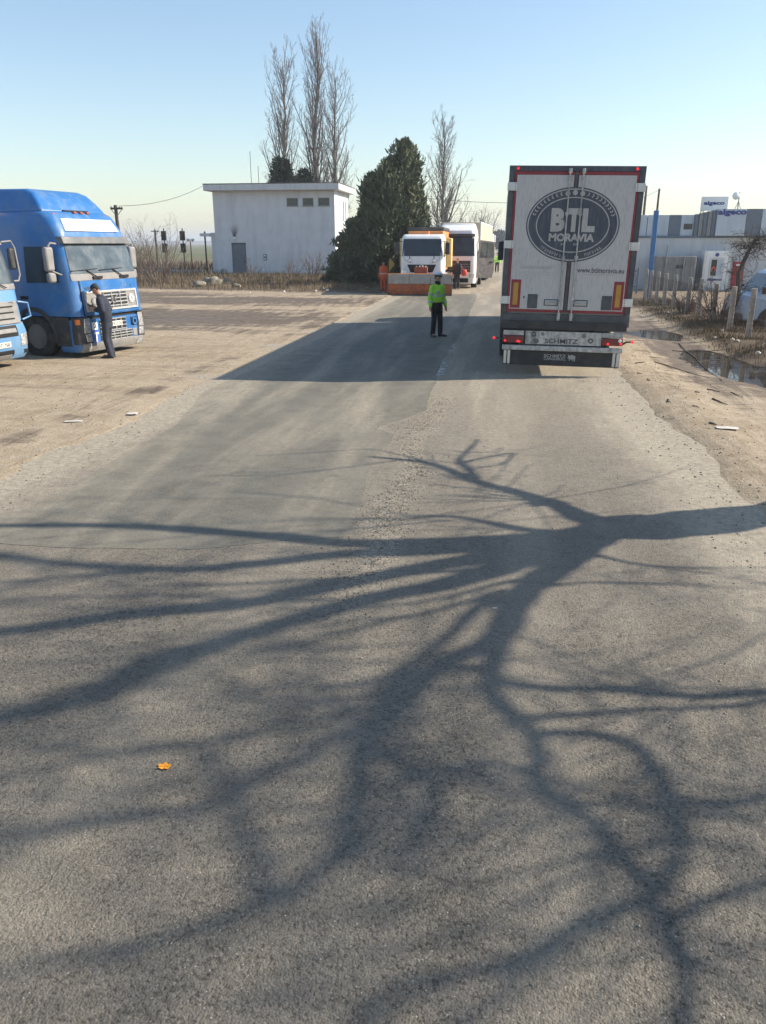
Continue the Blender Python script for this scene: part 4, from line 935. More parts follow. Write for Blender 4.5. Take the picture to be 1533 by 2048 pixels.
def big_truck(root, white=True, door=False, col='white', side='beige', length=14.5):
    C = Cab([(.3, 0, -2.2, 1.2, .25), (1.0, .02, -2.2, 1.24, .28), (1.75, -.06, -2.2, 1.23, .26), (1.85, -.09, -2.2, 1.22, .26), (2.95, -.36, -2.2, 1.17, .26), (3.3, -.5, -2.2, 1.12, .3), (3.62, -1.0, -2.2, 1.0, .36)])
    mb = MB(); C.loft(mb, .3, 3.62); mb.build('cab_body', K[col], root)
    mb = MB(); C.pf(mb, [(-1.12, 1.86), (1.12, 1.86), (1.05, 2.98), (-1.05, 2.98)], .012, .02, 14, 6); mb.build('windscreen', K['glassdark'], root)
    mb = MB(); C.pr(mb, -.9, .9, .95, 1.6, .012, .02, 12, 4); gr = mb.build('grille', K['dark_plastic'], root)
    for z in (1.1, 1.25, 1.4):
        mb = MB(); C.pr(mb, -.85, .85, z - .02, z + .02, .03, .02, 8, 1); mb.build('slat', K['grey_plastic'], gr)
    mb = MB(); C.pr(mb, -.8, .8, .35, .6, .012, .02, 12, 3); mb.build('lower_grille', K['black'], root)
    mb = MB(); C.pr(mb, -.26, .26, .66, .77, .02, .02, 4, 2); mb.build('number_plate', K['plate'], root)
    mb = MB(); C.pf(mb, [(-1.1, 2.99), (1.1, 2.99), (1.1, 3.12), (-1.1, 3.12)], .14, .15, 14, 2); mb.build('sun_visor', K['dark_plastic'], root)
    for s in (-1, 1):
        mb = MB(); q = [(s * .84, .62), (s * 1.16, .62), (s * 1.16, .85), (s * .84, .85)]
        C.pf(mb, q if s > 0 else [q[1], q[0], q[3], q[2]], .01, .02, 6, 3); mb.build('headlight', K['lampw'], root)
        mb = MB(); C.ps(mb, s, [(-1.45, 1.85), (-.45, 1.85), (-.6, 2.7), (-1.45, 2.7)], .008, .01); mb.build('door_window', K['glassdark'], root)
        mb = MB(); C.ps(mb, s, [(-2.05, 2.6), (-1.72, 2.6), (-1.72, 2.85), (-2.05, 2.85)], .008, .01); mb.build('vent', K['grey_plastic'], root)
        if not (door and s > 0):
            arm = MB().tube([(-.4, s * 1.18, 2.7), (-.3, s * 1.38, 2.7), (-.3, s * 1.38, 2.0), (-.35, s * 1.2, 1.95)], .02, 6).build('mirror_arm', K['black'], root); box_part('mirror', K['dark_plastic'], arm, -.38, -.24, s * 1.4 - .12, s * 1.4 + .12, 2.0, 2.7, .03)
        wheel(root, -1.4, s * 1.05, .5, .34, s); wheel(root, -5.0, s * .96, .5, .54, s)
        for k in range(3): wheel(root, -11.4 - 1.3 * k, s * 1.0, .5, .42, s)
        box_part('chassis_rail', K['chassis'], root, -length - 1.6, -.6, s * .45 - .05, s * .45 + .05, .72, 1.0, .01); box_part('fuel_tank', K['galv'], root, -4.1, -2.5, *sorted((s * 1.1, s * .55)), .4, 1.0, .06)
        box_part('side_guard', K['galv'], root, -10.4, -6.2, s * 1.2 - .015, s * 1.2 + .015, .55, .95, .01)
    for x in (-1.4, -5.0, -11.4, -12.7, -14.0): box_part('axle', K['chassis'], root, x - .07, x + .07, -.9, .9, .43, .57, .01); 
    for x in (-11.4, -12.7, -14.0): box_part('axle_hanger', K['chassis'], root, x - .05, x + .05, -.55, .55, .5, .9, .01)
    generic_box(root, -length - 1.7, -2.6, 1.27, 1.05, 3.82, K[side], K['signw'])
    box_part('fairing', K[col], root, -2.2, -1.4, -1.0, 1.0, 3.5, 3.72, .1)
t = thing('semi_trailer_truck', 'white semi truck with beige sided trailer and its driver door wide open', 'truck', (-2.72, 49.6, 0), R(-92.3))
big_truck(t, door=True)
# the open door: hinged at its front edge, swung out over the road
pts = [(-.16, .55), (1.0, .55), (1.12, .95), (1.12, 2.62), (.18, 2.72), (.0, 1.9)]
dm = MB().prism([(-a, b) for a, b in pts], 'y', -.035, .035).build('door', K['doorgrey'], t, bev=.02); dm.location = (-.45, 1.26, .05); dm.rotation_euler = (0, 0, R(-62))
MB().prism([(-a, b) for a, b in [(.12, 1.72), (1.06, 1.72), (1.06, 2.55), (.26, 2.62)]], 'y', -.045, .045).build('door_window', K['glass'], dm, bev=.02)
MB().bx(-.62, -.58, -.05, .05, 1.72, 2.58).build('window_bar', K['black'], dm)
box_part('door_handle', K['black'], dm, -.98, -.80, .036, .07, 1.42, 1.50, .01)
proto = thing('semi_trailer_truck', 'white box semi truck queuing directly behind the beige sided one', 'truck', (-2.75, 74, 0), -math.pi / 2, 'trucks queuing in the far lane')
big_truck(proto, side='white')
for y, lb in ((93.5, 'white box semi truck second behind the beige sided one in the queue'), (113, 'white box semi truck third behind the beige sided one in the queue'), (134, 'white box semi truck last in the queue down the road')):
    c = copy_tree(proto); c.location = (-2.75 + (y - 74) * .004, y, 0); c['label'] = lb

# ---- van behind the fence
def van():
    root = thing('van', 'pale blue delivery van parked in the yard behind the concrete post fence', 'van', (7.30, 26.95, 0), R(183))
    # local +x forward
    P = [(0, .35), (.05, .75), (-.06, 1.0), (-.36, 1.12), (-.92, 1.76), (-1.15, 1.84), (-4.6, 1.82), (-4.85, 1.68), (-4.95, 1.1), (-4.95, .4)]
    vs_, fs = [], []; n = len(P)
    for s in (-1, 1):
        for x, z in P: vs_.append((x, s * (.92 - max(0, z - 1.15) * .13), z))
    fs = [tuple(range(n - 1, -1, -1)), tuple(range(n, 2 * n))] + [(i, (i + 1) % n, n + (i + 1) % n, n + i) for i in range(n)]
    MB().add(vs_, fs).build('body', K['vanblue'], root, bev=.07, seg=4, smooth=50)
    def sy(z): return .92 - max(0, z - 1.15) * .13
    MB().add([(-.40, -.8, 1.20), (-.40, .8, 1.20), (-.84, .76, 1.70), (-.84, -.76, 1.70)], [(0, 1, 2, 3)]).build('windscreen', K['glassdark'], root)
    for s in (-1, 1):
        for a, b in ((-.62, -1.75), (-1.95, -3.2), (-3.4, -4.5)):
            z0, z1 = 1.14, 1.66; top = a - .40 if a == -.62 else a
            MB().add([(a, s * (sy(z0) + .006), z0), (b, s * (sy(z0) + .006), z0), (b, s * (sy(z1) + .006), z1), (top, s * (sy(z1) + .006), z1)], [(0, 1, 2, 3)]).build('side_window', K['glassdark'], root)
        for x in (-.85, -3.85):
            mb = MB(); mb.lathe([(.40, -.02), (.40, .02), (.02, .02)], (x, s * .915, .36), 'y', 24); mb.build('wheel_arch', K['black'], root); wheel(root, x, s * .84, .33, .22, s)
        box_part('tail_lamp', K['red'], root, -4.98, -4.88, s * .8 - .07, s * .8 + .07, .9, 1.4, .01); box_part('mirror', K['dark_plastic'], root, -.62, -.46, s * 1.0 - .09, s * 1.0 + .09, 1.15, 1.35, .03)
        MB().lathe([(.1, 0), (.08, .02), (.01, .03)], (-.02, s * .66, .85), 'x', 14).build('headlight', K['lampw'], root)
    box_part('rear_window', K['glassdark'], root, -4.95, -4.925, -.7, .7, 1.15, 1.6, .01); box_part('bumper', K['dark_plastic'], root, -5.03, -4.9, -.9, .9, .38, .58, .03); box_part('bumper', K['dark_plastic'], root, -.05, .1, -.9, .9, .34, .55, .03)
    box_part('underbody', K['chassis'], root, -4.9, -.1, -.8, .8, .28, .42, .02)
van()

# ================================================================== BUILDINGS
def left_building():
    root = thing('signal_building', 'two storey white rendered flat roofed building with grey steel door', 'building', (-18.3, 66, 0))
    x0, x1, D, Hh = -5.05, 4.98, 5.9, 6.56
    # front wall as panels round the openings (windows recessed)
    wins = [(1.08, 2.02), (2.38, 3.28), (3.65, 4.58)]; z0, z1 = 5.40, 6.0; dx0, dx1, dz = -3.70, -2.48, 2.62
    xs_ = sorted({x0, x1, dx0, dx1} | {v for w_ in wins for v in w_}); zs_ = [0, dz, z0, z1, Hh]
    mb = MB()
    cells = []
    for i in range(len(xs_) - 1):
        for j in range(len(zs_) - 1):
            a, b = xs_[i], xs_[i + 1]; c, d = zs_[j], zs_[j + 1]
            if (a, b) == (dx0, dx1) and j == 0: continue
            if j == 2 and any((a, b) == w_ for w_ in wins): continue
            cells.append((a, b, c, d))
    for a, b, c, d in cells: mb.add([(a, 0, c), (b, 0, c), (b, 0, d), (a, 0, d)], [(0, 1, 2, 3)])
    for a, b, c, d in [(w_[0], w_[1], z0, z1) for w_ in wins] + [(dx0, dx1, 0, dz)]:
        mb.add([(a, 0, c), (b, 0, c), (b, 0, d), (a, 0, d), (a, .22, c), (b, .22, c), (b, .22, d), (a, .22, d)], [(0, 4, 5, 1), (1, 5, 6, 2), (2, 6, 7, 3), (3, 7, 4, 0)])
    mb.add([(x0, 0, 0), (x0, D, 0), (x0, D, Hh), (x0, 0, Hh), (x1, 0, 0), (x1, D, 0), (x1, D, Hh), (x1, 0, Hh)], [(0, 3, 2, 1), (4, 5, 6, 7), (1, 2, 6, 5)])
    mb.build('wall', K['wall'], root, smooth=0)
    box_part('plinth', K['concrete'], root, x0 - .03, dx0 - .05, -.05, .0, -.2, .25, .01); box_part('plinth', K['concrete'], root, dx1 + .05, x1 + .03, -.05, .0, -.2, .25, .01)
    rf = box_part('roof', K['fascia'], root, x0 - .5, x1 + .5, -.7, D + .5, Hh, Hh + .46, .02); box_part('roof_felt', K['roofing'], rf, x0 - .53, x1 + .53, -.73, D + .53, Hh + .461, Hh + .52, .01)
    for a, b in wins:
        wd = box_part('window', K['glassdark'], root, a + .05, b - .05, .12, .15, z0 + .05, z1 - .05, 0)
        for (p, q, r_, s_) in ((a, b, z0, z0 + .05), (a, b, z1 - .05, z1), (a, a + .05, z0 + .05, z1 - .05), (b - .05, b, z0 + .05, z1 - .05)): box_part('window_frame', K['sheet'], wd, p, q, .09, .17, r_, s_, .005)
        box_part('sill', K['concrete'], wd, a - .04, b + .04, -.05, .1, z0 - .05, z0 - .005, .008)
    for yy in (3.6, 4.6): box_part('side_window', K['glassdark'], root, x1 - .1, x1 + .012, yy, yy + .4, 4.3, 5.9, .01)
    dr = box_part('door', K['metaldoor'], root, dx0 + .04, dx1 - .04, .10, .15, .03, dz - .04, .01)
    for k in range(5): box_part('door_rib', K['metaldoor'], dr, dx0 + .14 + k * .23, dx0 + .17 + k * .23, .085, .0995, .1, dz - .12, .004)
    box_part('door_handle', K['black'], dr, dx1 - .2, dx1 - .14, .06, .1, 1.05, 1.2, .01)
    MB().lathe([(.03, -.12), (.10, -.1), (.11, -.02), (.05, .0)], (-3.38, 0, 2.98), 'y', 12).build('wall_lamp', K['signw'], root)
    # soot fan above the lamp: a stain with its own outline, just proud of the render
    # meters and hatches
    for z in (1.24, 1.5): 
        m_ = box_part('meter_box', K['metaldoor'], root, -1.0, -.76, -.08, .0, z, z + .24, .01); MB().lathe([(.07, -.09), (.07, -.082)], (-.88, 0, z + .12), 'y', 12).build('dial', K['signw'], m_)
    box_part('hatch_frame', K['concrete'], root, -4.75, -4.40, -.02, .0, .32, .58, .004); box_part('conduit', K['signw'], root, -1.12, -1.05, -.05, .0, .3, .75, .01)
    box_part('drain_pipe', K['signw'], root, x0 - .10, x0 - .01, .4, .49, 5.2, 5.75, .02)
    for x, h_ in ((-2.35, 2.6), (-1.72, 1.5)): MB().tube([(x, 2., Hh + .5), (x, 2., Hh + .5 + h_)], .025, 6).build('aerial', K['wire'], root)
    box_part('balcony', K['sheet'], root, x1 + .003, x1 + .9, 2.6, 5.2, 3.0, 3.12, .01)
    for k in range(6): box_part('balcony_bar', K['sheet'], root, x1 + .84, x1 + .88, 2.65 + k * .5, 2.69 + k * .5, 3.12, 4.0, .005)
    box_part('balcony_rail', K['sheet'], root, x1 + .82, x1 + .90, 2.6, 5.2, 4.0, 4.05, .005)
    # lean-to with canopy
    an = box_part('annex', K['wall'], root, x0 - .45, x0 - .003, .3, 5.0, 0, 3.4, .01); box_part('canopy', K['fascia'], root, x0 - 1.35, x0 - .3, .1, 5.2, 3.42, 3.62, .02) if False else box_part('canopy', K['fascia'], root, x0 - 1.35, x0 - .455, .1, 5.2, 3.12, 3.36, .02)
    for y in (.5, 4.6): MB().tube([(x0 - 1.05, y, -.1), (x0 - 1.05, y, 3.5)], .07, 8).build('canopy_post', K['wood'], root)
    box_part('platform', K['concrete'], root, x0 - 9, x0 - .46, 1.2, 4.2, -.3, .35, .02)
    return root
left_building()
# soot mark: part of the wall's own material, shaped by the lamp fire
def soot_wall():
    m = K['wall'].copy(); t = m.node_tree; b = t.nodes['Principled BSDF']
    def N(k, **kw): return t.nodes.new('ShaderNode' + k)
    L = t.links.new
    tc = N('TexCoord').outputs['Object']; sp = N('SeparateXYZ'); L(tc, sp.inputs[0])
    dx = mth(N, L, 'SUBTRACT', sp.outputs[0], -3.38); dz = mth(N, L, 'SUBTRACT', sp.outputs[2], 3.0)
    n = nz(N, L, tc, 3.2, 4, .6)
    wdt = mth(N, L, 'MULTIPLY_ADD', dz, .55, .14)
    side = mth(N, L, 'DIVIDE', mth(N, L, 'ABSOLUTE', dx), mth(N, L, 'MAXIMUM', wdt, .08))
    f = mth(N, L, 'MULTIPLY', ramp(N, L, mth(N, L, 'ADD', side, mth(N, L, 'MULTIPLY', n, .7)), 1.35, .5), ramp(N, L, dz, 1.2, .1))
    f = mth(N, L, 'MULTIPLY', f, ramp(N, L, dz, -.25, .05))
    src = b.inputs['Base Color'].links[0].from_socket
    L(mixc(N, L, mth(N, L, 'MULTIPLY', f, .92), src, (.025, .024, .024)), b.inputs['Base Color'])
    return m
bpy.data.objects['wall'].data.materials[0] = soot_wall()

def right_building():
    Y = 50.; s_ = 50. / 46
    def X(x): return x * s_
    def Z(z): return 2.6 + (z - 2.6) * s_
    root = thing('container_office', 'low grey container office with blue striped fascia and rooftop sign panel', 'building', (0, Y, 0))
    xl, xr = X(6.2), X(22)
    ztop = Z(2.86)
    box_part('wall', K['contwall'], root, xl, xr, 0, 8, 0, ztop, .02)
    box_part('edge_trim', K['paneldark'], root, xl - .02, xr + .02, -.06, 8.0, ztop + .002, ztop + .10, .01)
    # fascia, left run set back, right run forward
    cuts = [(6.2, 7.55, 'panelblue'), (7.57, 8.67, 'panelblue'), (8.67, 9.28, 'paneldark'), (9.28, 9.95, 'panelblue')]
    for a, b, m_ in cuts: box_part('fascia_panel', K[m_], root, X(a) + .006, X(b) - .006, .12, .3, ztop + .102, Z(4.0), .012)
    for k in range(5):                                         # the return, angled
        a, b = 9.95 + k * .2, 9.95 + (k + 1) * .2; y0 = .1 - k * .02
        box_part('fascia_panel', K['paneldark' if k % 2 == 0 else 'sheet'], root, X(a) + .004, X(b) - .004, y0 - .12 - k * .05, .3, ztop + .103, Z(4.03 + k * .045), .012)
    for a, b, m_ in [(10.95, 12.39, 'panelblue'), (12.39, 13.14, 'paneldark'), (13.14, 14.4, 'panelblue'), (14.4, 15.1, 'paneldark'), (15.1, 21.5, 'panelblue')]:
        box_part('fascia_panel', K[m_], root, X(a) + .006, X(b) - .006, -.45, .3, ztop + .105, Z(4.26), .012)
    wn = box_part('fascia_window', K['glassdark'], root, X(9.44), X(9.87), .10, .118, Z(3.28), Z(3.56), 0); box_part('window_frame', K['panelblue'], wn, X(9.41), X(9.90), .105, .119, Z(3.25), Z(3.275), 0)
    FY = ((1, 0, 0), (0, 0, 1))
    ptxt('lettering', K['brandblue'], root, 'algeco', (X(11.66), -.455, Z(4.08)), X(1.42), .40, FY, .05)
    # rooftop sign on struts
    sg = box_part('roof_sign', K['signw'], root, X(10.33), X(11.70), .9, .95, Z(4.22), Z(4.92), .01)
    ptxt('lettering', K['brandblue'], sg, 'algeco', (X(11.0), .896, Z(4.58)), X(1.05), .27, FY, .05)
    for x in (10.5, 11.05, 11.6): MB().tube([(X(x), .97, Z(4.1)), (X(x), .97, Z(4.9))], .03, 6).tube([(X(x), .97, Z(4.6)), (X(x), 2.2, Z(3.6))], .03, 6).build('sign_strut', K['sheet'], sg)
    bxr = box_part('roof_slab', K['roofing'], root, xl + .3, xr - .3, .31, 7.8, ztop + .08, Z(3.9), .02)
    ms = MB().tube([(X(12.36), 1.5, Z(3.9)), (X(12.36), 1.5, Z(5.15))], .03, 6).build('mast', K['sheet'], root)
    for dx in (-.28, .28): MB().tube([(X(12.36) + dx, 1.5, Z(4.0)), (X(12.36), 1.5, Z(4.72))], .018, 5).build('stay', K['sheet'], ms)
    MB().lathe([(.02, -.12), (.20, .0), (.21, .03), (.02, .02)], (X(12.18), 1.42, Z(4.97)), 'y', 16).build('dish', K['signw'], ms)
    # entrance cabin
    cb = box_part('entrance_cabin', K['signw'], root, X(10.46), X(11.76), -.9, -.003, 0, Z(2.22), .03)
    box_part('cabin_corner', K['alu'], cb, X(10.44), X(10.58), -.93, -.88, 0, Z(2.24), .01); box_part('cabin_corner', K['alu'], cb, X(11.66), X(11.79), -.93, -.88, 0, Z(2.24), .01)
    df = box_part('cabin_door', K['alu'], cb, X(10.76), X(11.5), -.935, -.905, .05, Z(1.87), .01); 
    box_part('door_glass', K['glassdark'], df, X(10.84), X(11.12), -.945, -.936, Z(.98), Z(1.78), 0); box_part('door_glass', K['panelblue'], df, X(11.16), X(11.43), -.945, -.936, Z(.98), Z(1.78), 0)
    mb = MB(); n = 14; pts = [(.13 * math.cos(math.pi * k / n), .26 * math.sin(math.pi * k / n)) for k in range(n + 1)] + [(.07 * math.cos(math.pi * k / n), .18 * math.sin(math.pi * k / n)) for k in range(n, -1, -1)]
    mb.prism([(X(10.98) + a, Z(1.2) + b) for a, b in pts], 'y', -.952, -.946); mb.build('poster_arch', K['redbag'], df, smooth=0)
    ptxt('lettering', K['brandblue'], cb, 'algeco', (X(11.1), -.946, Z(.78)), X(.72), .20, FY, .05)
    MB().lathe([(.1, -.96), (.1, -.93)], (X(11.08), 0, Z(2.02)), 'y', 14).build('emblem', K['brandblue'], cb)
    rd = box_part('red_door', K['reddoor'], root, X(12.14), X(12.72), -.06, -.003, .03, Z(1.66), .01); box_part('door_plate', K['signw'], rd, X(12.28), X(12.52), -.067, -.0605, Z(1.46), Z(1.54), 0)
    # corrugated sheds beside the cabin
    sh = box_part('sheet_shed', K['sheet'], root, X(7.95), X(9.95), -1.6, -.003, 0, Z(1.95), .02)
    for k in range(14): box_part('shed_rib', K['sheet'], sh, X(7.95) + .05 + k * .155, X(7.95) + .09 + k * .155, -1.63, -1.601, .05, Z(1.9), .006)
    box_part('shed_window', K['glassdark'], sh, X(8.95), X(9.35), -1.645, -1.632, Z(1.35), Z(1.52), 0)
    box_part('gap_door', K['paneldark'], root, X(10.0), X(10.25), -.5, -.003, 0, Z(1.9), .01)
    for x, h_ in ((8.42, 2.5), (9.32, 1.98)): box_part('conduit', K['sheet'], root, X(x) - .03, X(x) + .03, -1.75, -1.66, 0, Z(h_), .01)
right_building()
bp = thing('utility_pole', 'bright blue square post with thin dark mast on top beside the fence', 'pole', (7.12, 41.2, 0))
box_part('post', K['poleblue'], bp, -.105, .105, -.105, .105, -.2, 4.05, .015)
MB().tube([(.02, 0, 4.05), (.03, 0, 5.0)], .045, 8).build('mast', K['wood'], bp)
for a, b in (((.03, 0, 4.95), (-2.6, 2, 4.1)), ((.03, 0, 4.95), (1.2, 6, 3.9))): MB().tube([a, tuple((p + q) / 2 - (.25 if i == 2 else 0) for i, (p, q) in enumerate(zip(a, b))), b], .008, 4).build('wire', K['wire'], bp)
gt = thing('yard_gate', 'low dark slate barred gate between the trailer and the blue post', 'gate', (5.6, 45.5, 0))
for z in (.35, 1.15): box_part('rail', K['paneldark'], gt, -1.2, 1.6, -.03, .03, z, z + .07, .008)
for k in range(19): box_part('bar', K['paneldark'], gt, -1.18 + k * .15, -1.155 + k * .15, -.012, .012, .42, 1.15, 0)
for x in (-1.25, 1.65): box_part('gate_post', K['paneldark'], gt, x - .05, x + .05, -.05, .05, -.1, 1.35, .01)

# ---- concrete post fence
fx = 6.8
fence = thing('fence', 'rough concrete post fence with wire netting along the muddy verge', 'fence', (fx, 22, 0))
def y_for(u, v, X_):
    r = ray(u, v); return X_ / r.x * r.y
ups = [(1509, 584), (1470, 577), (1434, 570), (1404, 565), (1382, 559), (1353, 557), (1334, 552), (1318, 550), (1305, 546), (1295, 545)]
pys = [17.6, 19.0, 20.6] + [y_for(u, v, fx) for u, v in ups]
for k, y in enumerate(pys):
    h = 1.42 + .08 * noise.noise((y, 0, 3)); tilt = .03 * noise.noise((y, 5, 0)); z0 = ground(fx, y)[0] - .25
    p = MB().add([(sx * .072 * (1 if j == 0 else .86) + (0 if j == 0 else tilt), sy * .072 * (1 if j == 0 else .86), (z0 if j == 0 else h)) for j in (0, 1) for sy in (-1, 1) for sx in (-1, 1)], [(0, 2, 3, 1), (4, 5, 7, 6), (0, 1, 5, 4), (2, 6, 7, 3), (0, 4, 6, 2), (1, 3, 7, 5)]).build('post', K['concrete'], fence, bev=.018)
    p.location = (0, y - 22, 0)
mb = MB()
y0, y1, zt = pys[0] - 22, pys[-1] - 22, 1.2
st = .10; Ls = y1 - y0
for sgn in (-1, 1):
    k = -int(zt / st) - 1
    while k * st < Ls + zt:
        a = y0 + k * st; pts = []
        for z in (.15, zt):
            pts.append((.0 + .004 * sgn, a + (z - .15) * sgn * .8 + (zt if sgn < 0 else 0), z))
        if y0 < pts[0][1] < y1 and y0 < pts[1][1] < y1: mb.tube(pts, .003, 3, False)
        k += 1
for z in (.2, .7, 1.2): mb.tube([(0.01, y0 + (y1 - y0) * i / 20, z - .03 * math.sin(i * 1.7)) for i in range(21)], .004, 4)
struct(mb.build('wire_netting', K['twig'], fence, smooth=0), 'stuff')

# ---- left background: poles, signals, lamp, wires
pole = thing('telegraph_pole', 'dark wooden telegraph pole with crossarm behind the blue cab', 'pole', (atY(240, 480, 52).x, 52, 0))
MB().tube([(0, 0, -.3), (-.06, 0, atY(232, 410, 52).z)], [.15, .11], 10).build('shaft', K['wood'], pole)
zt = atY(232, 415, 52).z
box_part('crossarm', K['wood'], pole, -.42, .42, -.06, .06, zt - .12, zt, .01)
for x in (-.36, -.15, .2, .36): MB().lathe([(.02, zt - .02), (.045, zt + .02), (.03, zt + .1), (.01, zt + .12)], (x, 0, 0), 'z', 8).build('insulator', K['concrete'], pole)
for s in (-1, 1): MB().tube([(s * .38, 0, zt - .1), (-.04, 0, zt - .55)], .02, 5).build('brace', K['wood'], pole)
wl = MB(); A = Vector((pole.location.x + .2, 52, zt + .1)); B = Vector((-23.8, 65.2, 6.9))
pts = [A + (B - A) * (k / 14) - Vector((0, 0, .75 * 4 * (k / 14) * (1 - k / 14) * .5)) for k in range(15)]
tag(wl.tube(pts, .018, 5).build('power_line', K['wire']), 'single power line sagging from the telegraph pole to the white building', 'cable')
A = Vector((-11.5, 70, 6.8)); B = Vector((14, 88, 7.6))
pts = [A + (B - A) * (k / 18) - Vector((0, 0, 1.1 * 4 * (k / 18) * (1 - k / 18))) for k in range(19)]
tag(MB().tube(pts, .022, 5).build('power_line', K['wire']), 'power line crossing the road from the white building behind the trailer', 'cable')
pe = thing('telegraph_pole', 'far wooden telegraph pole right of the road holding the crossing line', 'pole', (14, 88, 0)); MB().tube([(0, 0, -.3), (0, 0, 8)], [.16, .11], 8).build('shaft', K['wood'], pe)
p2 = thing('telegraph_pole', 'thin far telegraph pole rising among the bare shrub twigs', 'pole', (atY(312, 480, 75).x, 75, 0)); zt = atY(312, 459, 75).z
MB().tube([(0, 0, -.3), (0, 0, zt)], .09, 8).build('shaft', K['wood'], p2); box_part('crossarm', K['wood'], p2, -.4, .4, -.04, .04, zt - .2, zt - .12, 0)
for u, lb in ((331, 'black two headed rail signal closer to the bare shrub'), (368, 'black two headed rail signal beside the red lamp post')):
    Y = 78.; r_ = thing('rail_signal', lb, 'signal', (atY(u, 500, Y).x, Y, 0), group='rail signals on the track'); zt = atY(u, 462, Y).z
    MB().tube([(0, 0, -.3), (0, 0, zt + .25)], .06, 8).build('post', K['wood'], r_)
    for k, (a, b) in enumerate(((zt - .55 * 1.6, zt), (zt - 2.0, zt - 1.15))):
        h_ = box_part('signal_head', K['black'], r_, -.24, .24, -.2, .05, a, b, .04)
        for q in range(2): MB().lathe([(.10, -.30), (.10, -.2)], (0, 0, a + (b - a) * (.28 + .45 * q)), 'y', 12).build('hood', K['black'], h_)
lp = thing('lamp_post', 'short rusty red lamp post with twin white lamps by the platform', 'lamp', (atY(384, 520, 70).x, 70, 0)); zt = atY(382, 481, 70).z
MB().tube([(0, 0, -.2), (0, 0, zt)], [.07, .04], 8).build('post', K['rust'], lp); MB().tube([(0, 0, 0), (0, 0, .7)], [.2, .12], 8).build('base', K['rust'], lp)
for s in (-1, 1): MB().lathe([(.03, zt - .1), (.16, zt + .02), (.17, zt + .12), (.04, zt + .16)], (s * .2, 0, 0), 'z', 12).build('lamp_head', K['signw'], lp)

# ================================================================== VEGETATION
def branch(mb, p, d, L_, r, depth, P, rg):
    """one limb and, recursively, its children; P: per depth dict"""
    c = P[depth]; n = c.get('n', 5); path = [Vector(p)]; rad = [r]; d = Vector(d).normalized()
    for i in range(n):
        d = d + Vector((rg.gauss(0, 1), rg.gauss(0, 1), rg.gauss(0, 1))) * c['wig'] + Vector((0, 0, 1)) * c['up']
        d.normalize(); path.append(path[-1] + d * (L_ / n)); rad.append(r * (1 - (i + 1) / n * (1 - c.get('tip', .3))))
    mb.tube(path, rad, c.get('sides', 3), False)
    if depth + 1 < len(P):
        q = P[depth + 1]
        for k in range(q['count']):
            t = q['t0'] + (q['t1'] - q['t0']) * (k + rg.random()) / q['count']; f = t * n; i = min(int(f), n - 1); pp = path[i].lerp(path[i + 1], f - i)
            dd = (path[i + 1] - path[i]).normalized(); a = rg.random() * 2 * math.pi; o = dd.orthogonal().normalized(); o = o * math.cos(a) + dd.cross(o) * math.sin(a)
            an = R(q['ang'] * rg.uniform(.7, 1.3)); nd = dd * math.cos(an) + o * math.sin(an)
            ll = L_ * q['len'] * rg.uniform(.6, 1.15) * (1 - q.get('fall', .5) * t)
            rr = max(q.get('rmin', .006), (rad[i] + (rad[i + 1] - rad[i]) * (f - i)) * q['rf'])
            branch(mb, pp, nd, ll, rr, depth + 1, P, rg)
def poplar(label, x, y, Hh, sd, wide=1., low=.10):
    rg = random.Random(sd); root = thing('poplar_tree', label, 'tree', (x, y, 0), group='bare trees behind the building')
    path = [Vector((0, 0, -.2))]; n = 12
    for i in range(n): path.append(path[-1] + Vector((rg.gauss(0, .10), rg.gauss(0, .10), Hh / n)))
    rads = [Hh * .0175 * (1 - .93 * i / n) for i in range(n + 1)]
    MB().tube(path, rads, 8).build('trunk', K['barkgrey'], root)
    mb = MB()
    P = [dict(n=6, wig=.05, up=.12, sides=4, tip=.2), dict(n=5, wig=.08, up=.10, sides=3, count=9, t0=.12, t1=.98, ang=30, len=.40, rf=.5, rmin=.014), dict(n=3, wig=.10, up=.05, sides=3, count=6, t0=.2, t1=1, ang=34, len=.45, rf=.5, rmin=.010), dict(n=2, wig=.1, up=.04, sides=3, count=3, t0=.3, t1=1, ang=30, len=.6, rf=.6, rmin=.008)]
    N_ = 50
    for k in range(N_):
        t = low + (.94 - low) * (k / N_) ** .9; f = t * n; i = min(int(f), n - 1); p = path[i].lerp(path[i + 1], f - i)
        a = k * 2.4 + rg.random(); an = R(rg.uniform(16, 36)) * wide
        d = Vector((math.cos(a) * math.sin(an), math.sin(a) * math.sin(an), math.cos(an)))
        branch(mb, p, d, Hh * (.33 - .17 * t) * rg.uniform(.7, 1.2), rads[i] * .36 + .01, 0, P, rg)
    struct(mb.build('crown', K['barkgrey'], root, smooth=0), 'stuff') if False else mb.build('crown', K['barkgrey'], root, smooth=0)
    return root
def at_px(u, Y, v=520): p = atY(u, v, Y); return p.x
poplar('bare poplar with loose open crown, shorter and leftmost over the white building roof' if False else 'bare poplar with loose crown rising beside a dark spruce behind the building', at_px(577, 84), 84, atY(572, 92, 84).z * .95, 11, 1.0)
poplar('tallest bare poplar with dense dark trunk behind the white building', at_px(640, 86), 86, atY(645, 22, 86).z * .94, 12, .85)
poplar('bare poplar with pale fanned twigs behind the lit end of the building', at_px(668, 88), 88, atY(690, 120, 88).z * .93, 15, 1.25, .05)
poplar('bare poplar rising behind the evergreen clump and the plough truck', at_px(893, 82), 82, atY(893, 218, 82).z * .95, 19, 1.1, .06)
